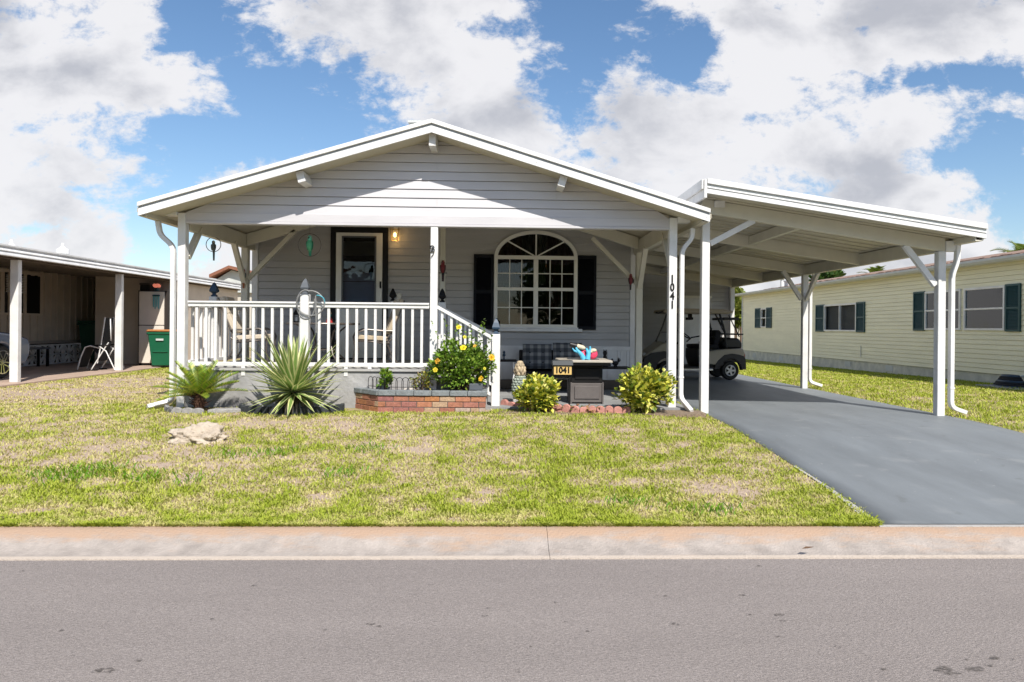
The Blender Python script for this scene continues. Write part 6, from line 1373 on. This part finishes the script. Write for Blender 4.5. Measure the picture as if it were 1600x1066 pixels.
# folded reclining chair
def lounger():
    t = thing('reclining_chair', 'folded black reclining garden chair with pale tube frame in the tan carport', 'chair', (0, 0, 0))
    for s in (-1, 1):
        y = s*.30
        MB().tube([(-.50, y, .03), (-.42, y, .36), (-.32, y, .62), (-.20, y, .66), (.02, y, .60)], .016, 8).build('leg_rest_tube', 'trim', t, smooth=True, local=True)
        MB().tube([(-.02, y, .20), (.06, y, .65), (.12, y, 1.10), (.16, y, 1.42)], .016, 8).build('back_tube', 'trim', t, smooth=True, local=True)
        MB().tube([(-.16, y*1.1, .02), (.18, y*1.1, .62), (.26, y*1.1, .75)], .015, 8).build('leg', 'trim', t, smooth=True, local=True); MB().tube([(.42, y*1.1, .02), (.20, y*1.1, .52), (.02, y*1.1, .66)], .015, 8).build('leg', 'trim', t, smooth=True, local=True)
        MB().box(-.10, .32, y*1.12-.025, y*1.12+.025, .66, .69).build('armrest', 'black', t, .008, local=True)
        MB().tube([(-.20, y*1.1, .018), (.0, y*1.1, .02)], .018, 7).build('foot', 'black', t, local=True)
    MB().tube([(.30, -.33, 1.38), (.32, -.33, .8)], .014, 7).build('side_tube', 'trim', t, smooth=True, local=True)
    mb = MB(); mb.prism([(-.01, .26), (.07, .65), (.14, 1.40), (.17, 1.40), (.10, .65), (.02, .26)], -.27, .27, 'y'); mb.build('back_fabric', 'blackfab', t, .006, local=True)
    mb = MB(); mb.prism([(-.48, .08), (-.31, .60), (-.20, .64), (.0, .40), (.02, .43), (-.20, .68), (-.34, .63), (-.50, .09)], -.27, .27, 'y'); mb.build('seat_fabric', 'blackfab', t, .006, local=True)
    return t
lg = lounger(); q = aZ(163, 580, .395); lg.location = (-9.42, 17.3, .395); lg.rotation_euler.z = .15; lg.scale = (.88, .88, .88)
# blue parked car, mostly outside the frame
def car():
    t = thing('parked_car', 'blue grey parked car with spoked alloy wheel at the left edge', 'car', (0, 0, 0))      # front towards +y, right side at x = 0
    L_, Wd = 4.4, 1.75
    prof = [(-.02, .42), (.02, .62), (-.05, .78), (-.45, .88), (-1.15, .96), (-1.75, 1.38), (-2.3, 1.46), (-3.3, 1.42), (-4.0, 1.0), (-4.35, .92), (-4.4, .40), (-3.95, .24)]
    arch = lambda c: [(c+.37*math.cos(a), .32+.37*math.sin(a)) for a in [PI*k/10 for k in range(11)]]
    low = [(-3.95, .24), (-3.9, .24)]+[q for q in reversed(arch(-3.45))][0:0]
    P = prof[:-1]+[(-4.2, .24)]+[(x, z) for x, z in sorted(arch(-3.4), key=lambda q: q[0])]+[(x, z) for x, z in sorted(arch(-.85), key=lambda q: q[0])]+[(-.15, .24)]
    mb = MB(); mb.prism([(x, z) for x, z in P], -Wd, 0, 'x'); mb.build('body', 'carblue', t, .05, smooth=True, local=True, seg=3)
    MB().prism([(-1.28, .98), (-1.80, 1.33), (-2.35, 1.40), (-3.2, 1.36), (-3.75, 1.0)], -.002, .006, 'x').build('side_window', 'dark', t, local=True)
    MB().box(-Wd+.1, -.1, -.03, .035, .30, .50).build('bumper', mat('bumper_silver', (.30, .31, .33), .3), t, .03, local=True)
    for s, x in ((0, -.28), (1, -Wd+.28)): MB().ball((x, -.06, .70), (.20, .10, .08), 12, 8).build('headlight', 'chrome', t, smooth=True, local=True)
    for y in (-.85, -3.4):
        for x, s in ((-.10, 1), (-Wd+.10, -1)):
            w = MB().lathe([(.20, x-.10), (.30, x-.11), (.325, x-.07), (.33, x), (.325, x+.07), (.30, x+.11), (.20, x+.10)], (0, y, .33), 30, 'x').build('wheel', 'rubber', t, smooth=True, local=True)
            r = MB(); xo = x+s*.105; r.tube([(xo, y+.225*math.cos(2*PI*k/28), .33+.225*math.sin(2*PI*k/28)) for k in range(28)], .018, 6, close=True); r.lathe([(.05, xo-.02), (.05, xo+.01*s)], (0, y, .33), 14, 'x')
            for k in range(10): a = 2*PI*k/10+(.12 if k % 2 else -.12); b2 = 2*PI*(k//2)/5; r.bar((xo, y+.04*math.cos(b2), .33+.04*math.sin(b2)), (xo, y+.22*math.cos(a), .33+.22*math.sin(a)), .012, .012, (1, 0, 0))
            r.build('rim', 'chrome', w, smooth=True, local=True); MB().lathe([(.19, x-.02), (.19, x)], (0, y, .33), 16, 'x').build('brake_disc', 'dark', w, local=True)
    return t
cr = car(); q = aX(3, 575, -9.75); cr.location = (-9.75, q.y+.85, .395)
# across the road, behind the camera: what the panes reflect
oh = thing('facing_house', 'low pale house across the road, facing the porch', 'house', (-9, -16, 0)); MB().box(-16, -2, -26, -16, 0, 2.9).build('wall', 'palefar', oh); MB().prism([(-16.6, 2.9), (-9, 4.6), (-1.4, 2.9)], -26.5, -15.3, 'y').build('roof', 'brownroof', oh)
for x in (-13.5, -6.5): MB().box(x, x+1.6, -15.98, -15.9, 1., 2.2).build('window', 'dark', oh)
for i, (x, y, r) in enumerate(((3.5, -15, 3.2), (9.5, -18, 3.6), (15, -15, 3.), (-21, -18, 3.5))):
    bush('shade_tree', ('broad', 'tall', 'smaller', 'leftmost')[i]+' green shade tree on the far side of the road', (x, y, .6), (r, r*.8, r), 1500, [(.05, .10, .02), (.09, .15, .03)], 30+i, (.5, .9), .4, 40, 'tree', 6, 0, .28)
# ------------------------------------------------------------------ farther buildings
fh = thing('brown_roofed_house', 'distant pale house with low brown roof seen between the left post and porch', 'house', (-14, 36, .3)); a, b = aY(335, 445, 36), aY(384, 445, 36); pk = aY(362, 419, 36); e0, e1 = aY(338, 433, 36), aY(400, 436, 36)
MB().box(a.x-2, b.x+3, 36.2, 44, .2, e0.z-.1).build('wall', 'palefar', fh); MB().prism([(e0.x-.2, e0.z-.06), (pk.x, pk.z-.05), (e1.x+3.2, e1.z-.7), (e1.x+3.2, e1.z-.55), (pk.x, pk.z+.10), (e0.x-.2, e0.z+.1)], 35.6, 44.4, 'y').build('roof', 'brownroof', fh)
MB().prism([(e0.x, e0.z-.12), (pk.x, pk.z-.10), (e1.x+3., e1.z-.7), (e0.x, e0.z-.75)], 36.0, 36.18, 'y').build('gable', 'gutterg', fh)
a, b = aY(1148, 500, 42), aY(1190, 500, 42); z1_ = aY(1150, 492, 42).z
dh = thing('awning_house', 'distant tan house with white ribbed awning seen past the golf cart', 'house', (a.x, 42, .0)); MB().box(a.x-5, b.x, 44.5, 50, -.3, z1_-.1).build('wall', 'palefar', dh); MB().prism([(42, aY(1150, 493, 42).z), (44.6, aY(1150, 468, 42).z+.2), (44.6, aY(1150, 468, 42).z+.3), (42, aY(1150, 489, 42).z)], a.x-5, b.x, 'x').build('awning', 'trim', dh)
MB().box(a.x-5, b.x, 41.9, 42.0, aY(1150, 493, 42).z-.18, aY(1150, 489, 42).z+.02).build('awning_fascia', 'trim', dh)
dd_ = aY(1159, 540, 44.4); MB().box(dd_.x-.05, dd_.x+1.0, 44.40, 44.48, -.2, aY(1159, 508, 44).z).build('door', 'brownroof', dh)
for x in (a.x-3, a.x+.1): MB().box(x, x+.12, 42.1, 42.2, -.3, z1_-.2).build('post', 'trim', dh)
# ------------------------------------------------------------------ trees behind the roofs
def tree(name, label, u, v, Y, r, cols, seed, zg=0.):
    p = aY(u, v, Y); hgt = p.z; rt, cl = bush(name, label, (p.x, Y, max(zg, hgt-2*r[2])-.0), r, 2600, cols, seed, (.22, .42), .3, 40, 'tree', 0, -3, .28, None)
    mb = MB(); b0 = (p.x, Y, zg-.3); mb.tube([b0, (p.x+.1, Y, hgt-1.5*r[2]), (p.x, Y, hgt-.6*r[2])], [.22, .16, .05], 8)
    for k in range(6): q = random.Random(seed+k).choice(cl); mb.tube([(p.x+.1, Y, hgt-1.6*r[2]), (p.x+q.x*.9, Y+q.y*.9, hgt-2*r[2]+q.z)], [.09, .02], 6)
    mb.build('trunk', 'bark', rt)
gt = [(.05, .11, .02), (.08, .15, .03), (.035, .08, .015), (.12, .17, .04)]
tree('leafy_tree', 'dense green tree rising behind the yellow house roof near the rear carport post', 1290, 407, 46, (1.1, 1.1, 1.5), gt, 3)
tree('leafy_tree', 'small yellow green tree between the carport corner and the yellow house', 1146, 446, 40, (.7, .7, 1.2), [(.20, .24, .04), (.14, .19, .03), (.28, .30, .06)], 5)
def palm(label, u, v, Y, s_, seed, lean=0):
    p = aY(u, v, Y); rt = thing('palm_tree', label, 'palm tree', (p.x, Y, 0)); rnd = random.Random(seed); mb, rb = MB(), MB(); top = Vector((p.x, Y, p.z-.9*s_))
    cols = [(.12, .20, .03), (.20, .28, .05), (.30, .32, .08), (.08, .14, .02)]
    for k in range(22):
        el = math.radians(rnd.uniform(-10, 80)); az = k*2.4; pts = frond(mb, top, az, el, 1.5*s_*rnd.uniform(.8, 1.1), rnd, cols, .42*s_, 1.0, 20, .022*s_, .1); rb.tube([tuple(q) for q in pts], [.03*s_]*10+[.012*s_]*11, 4, (.25, .25, .07))
    mb.build('fronds', 'leaf', rt); rb.build('frond_ribs', 'leaf', rt); MB().tube([(p.x, Y, -.5), (p.x+.1, Y, top.z*.5), tuple(top)], [.2*s_, .15*s_, .13*s_], 10).build('trunk', 'bark', rt)
palm('tall palm with drooping fronds behind the yellow house at the right edge', 1597, 372, 40, 1.5, 3)
palm('smaller distant palm whose fronds just clear the middle of the yellow house roof', 1368, 413, 55, 1.3, 8)
print('objects', len(bpy.data.objects))
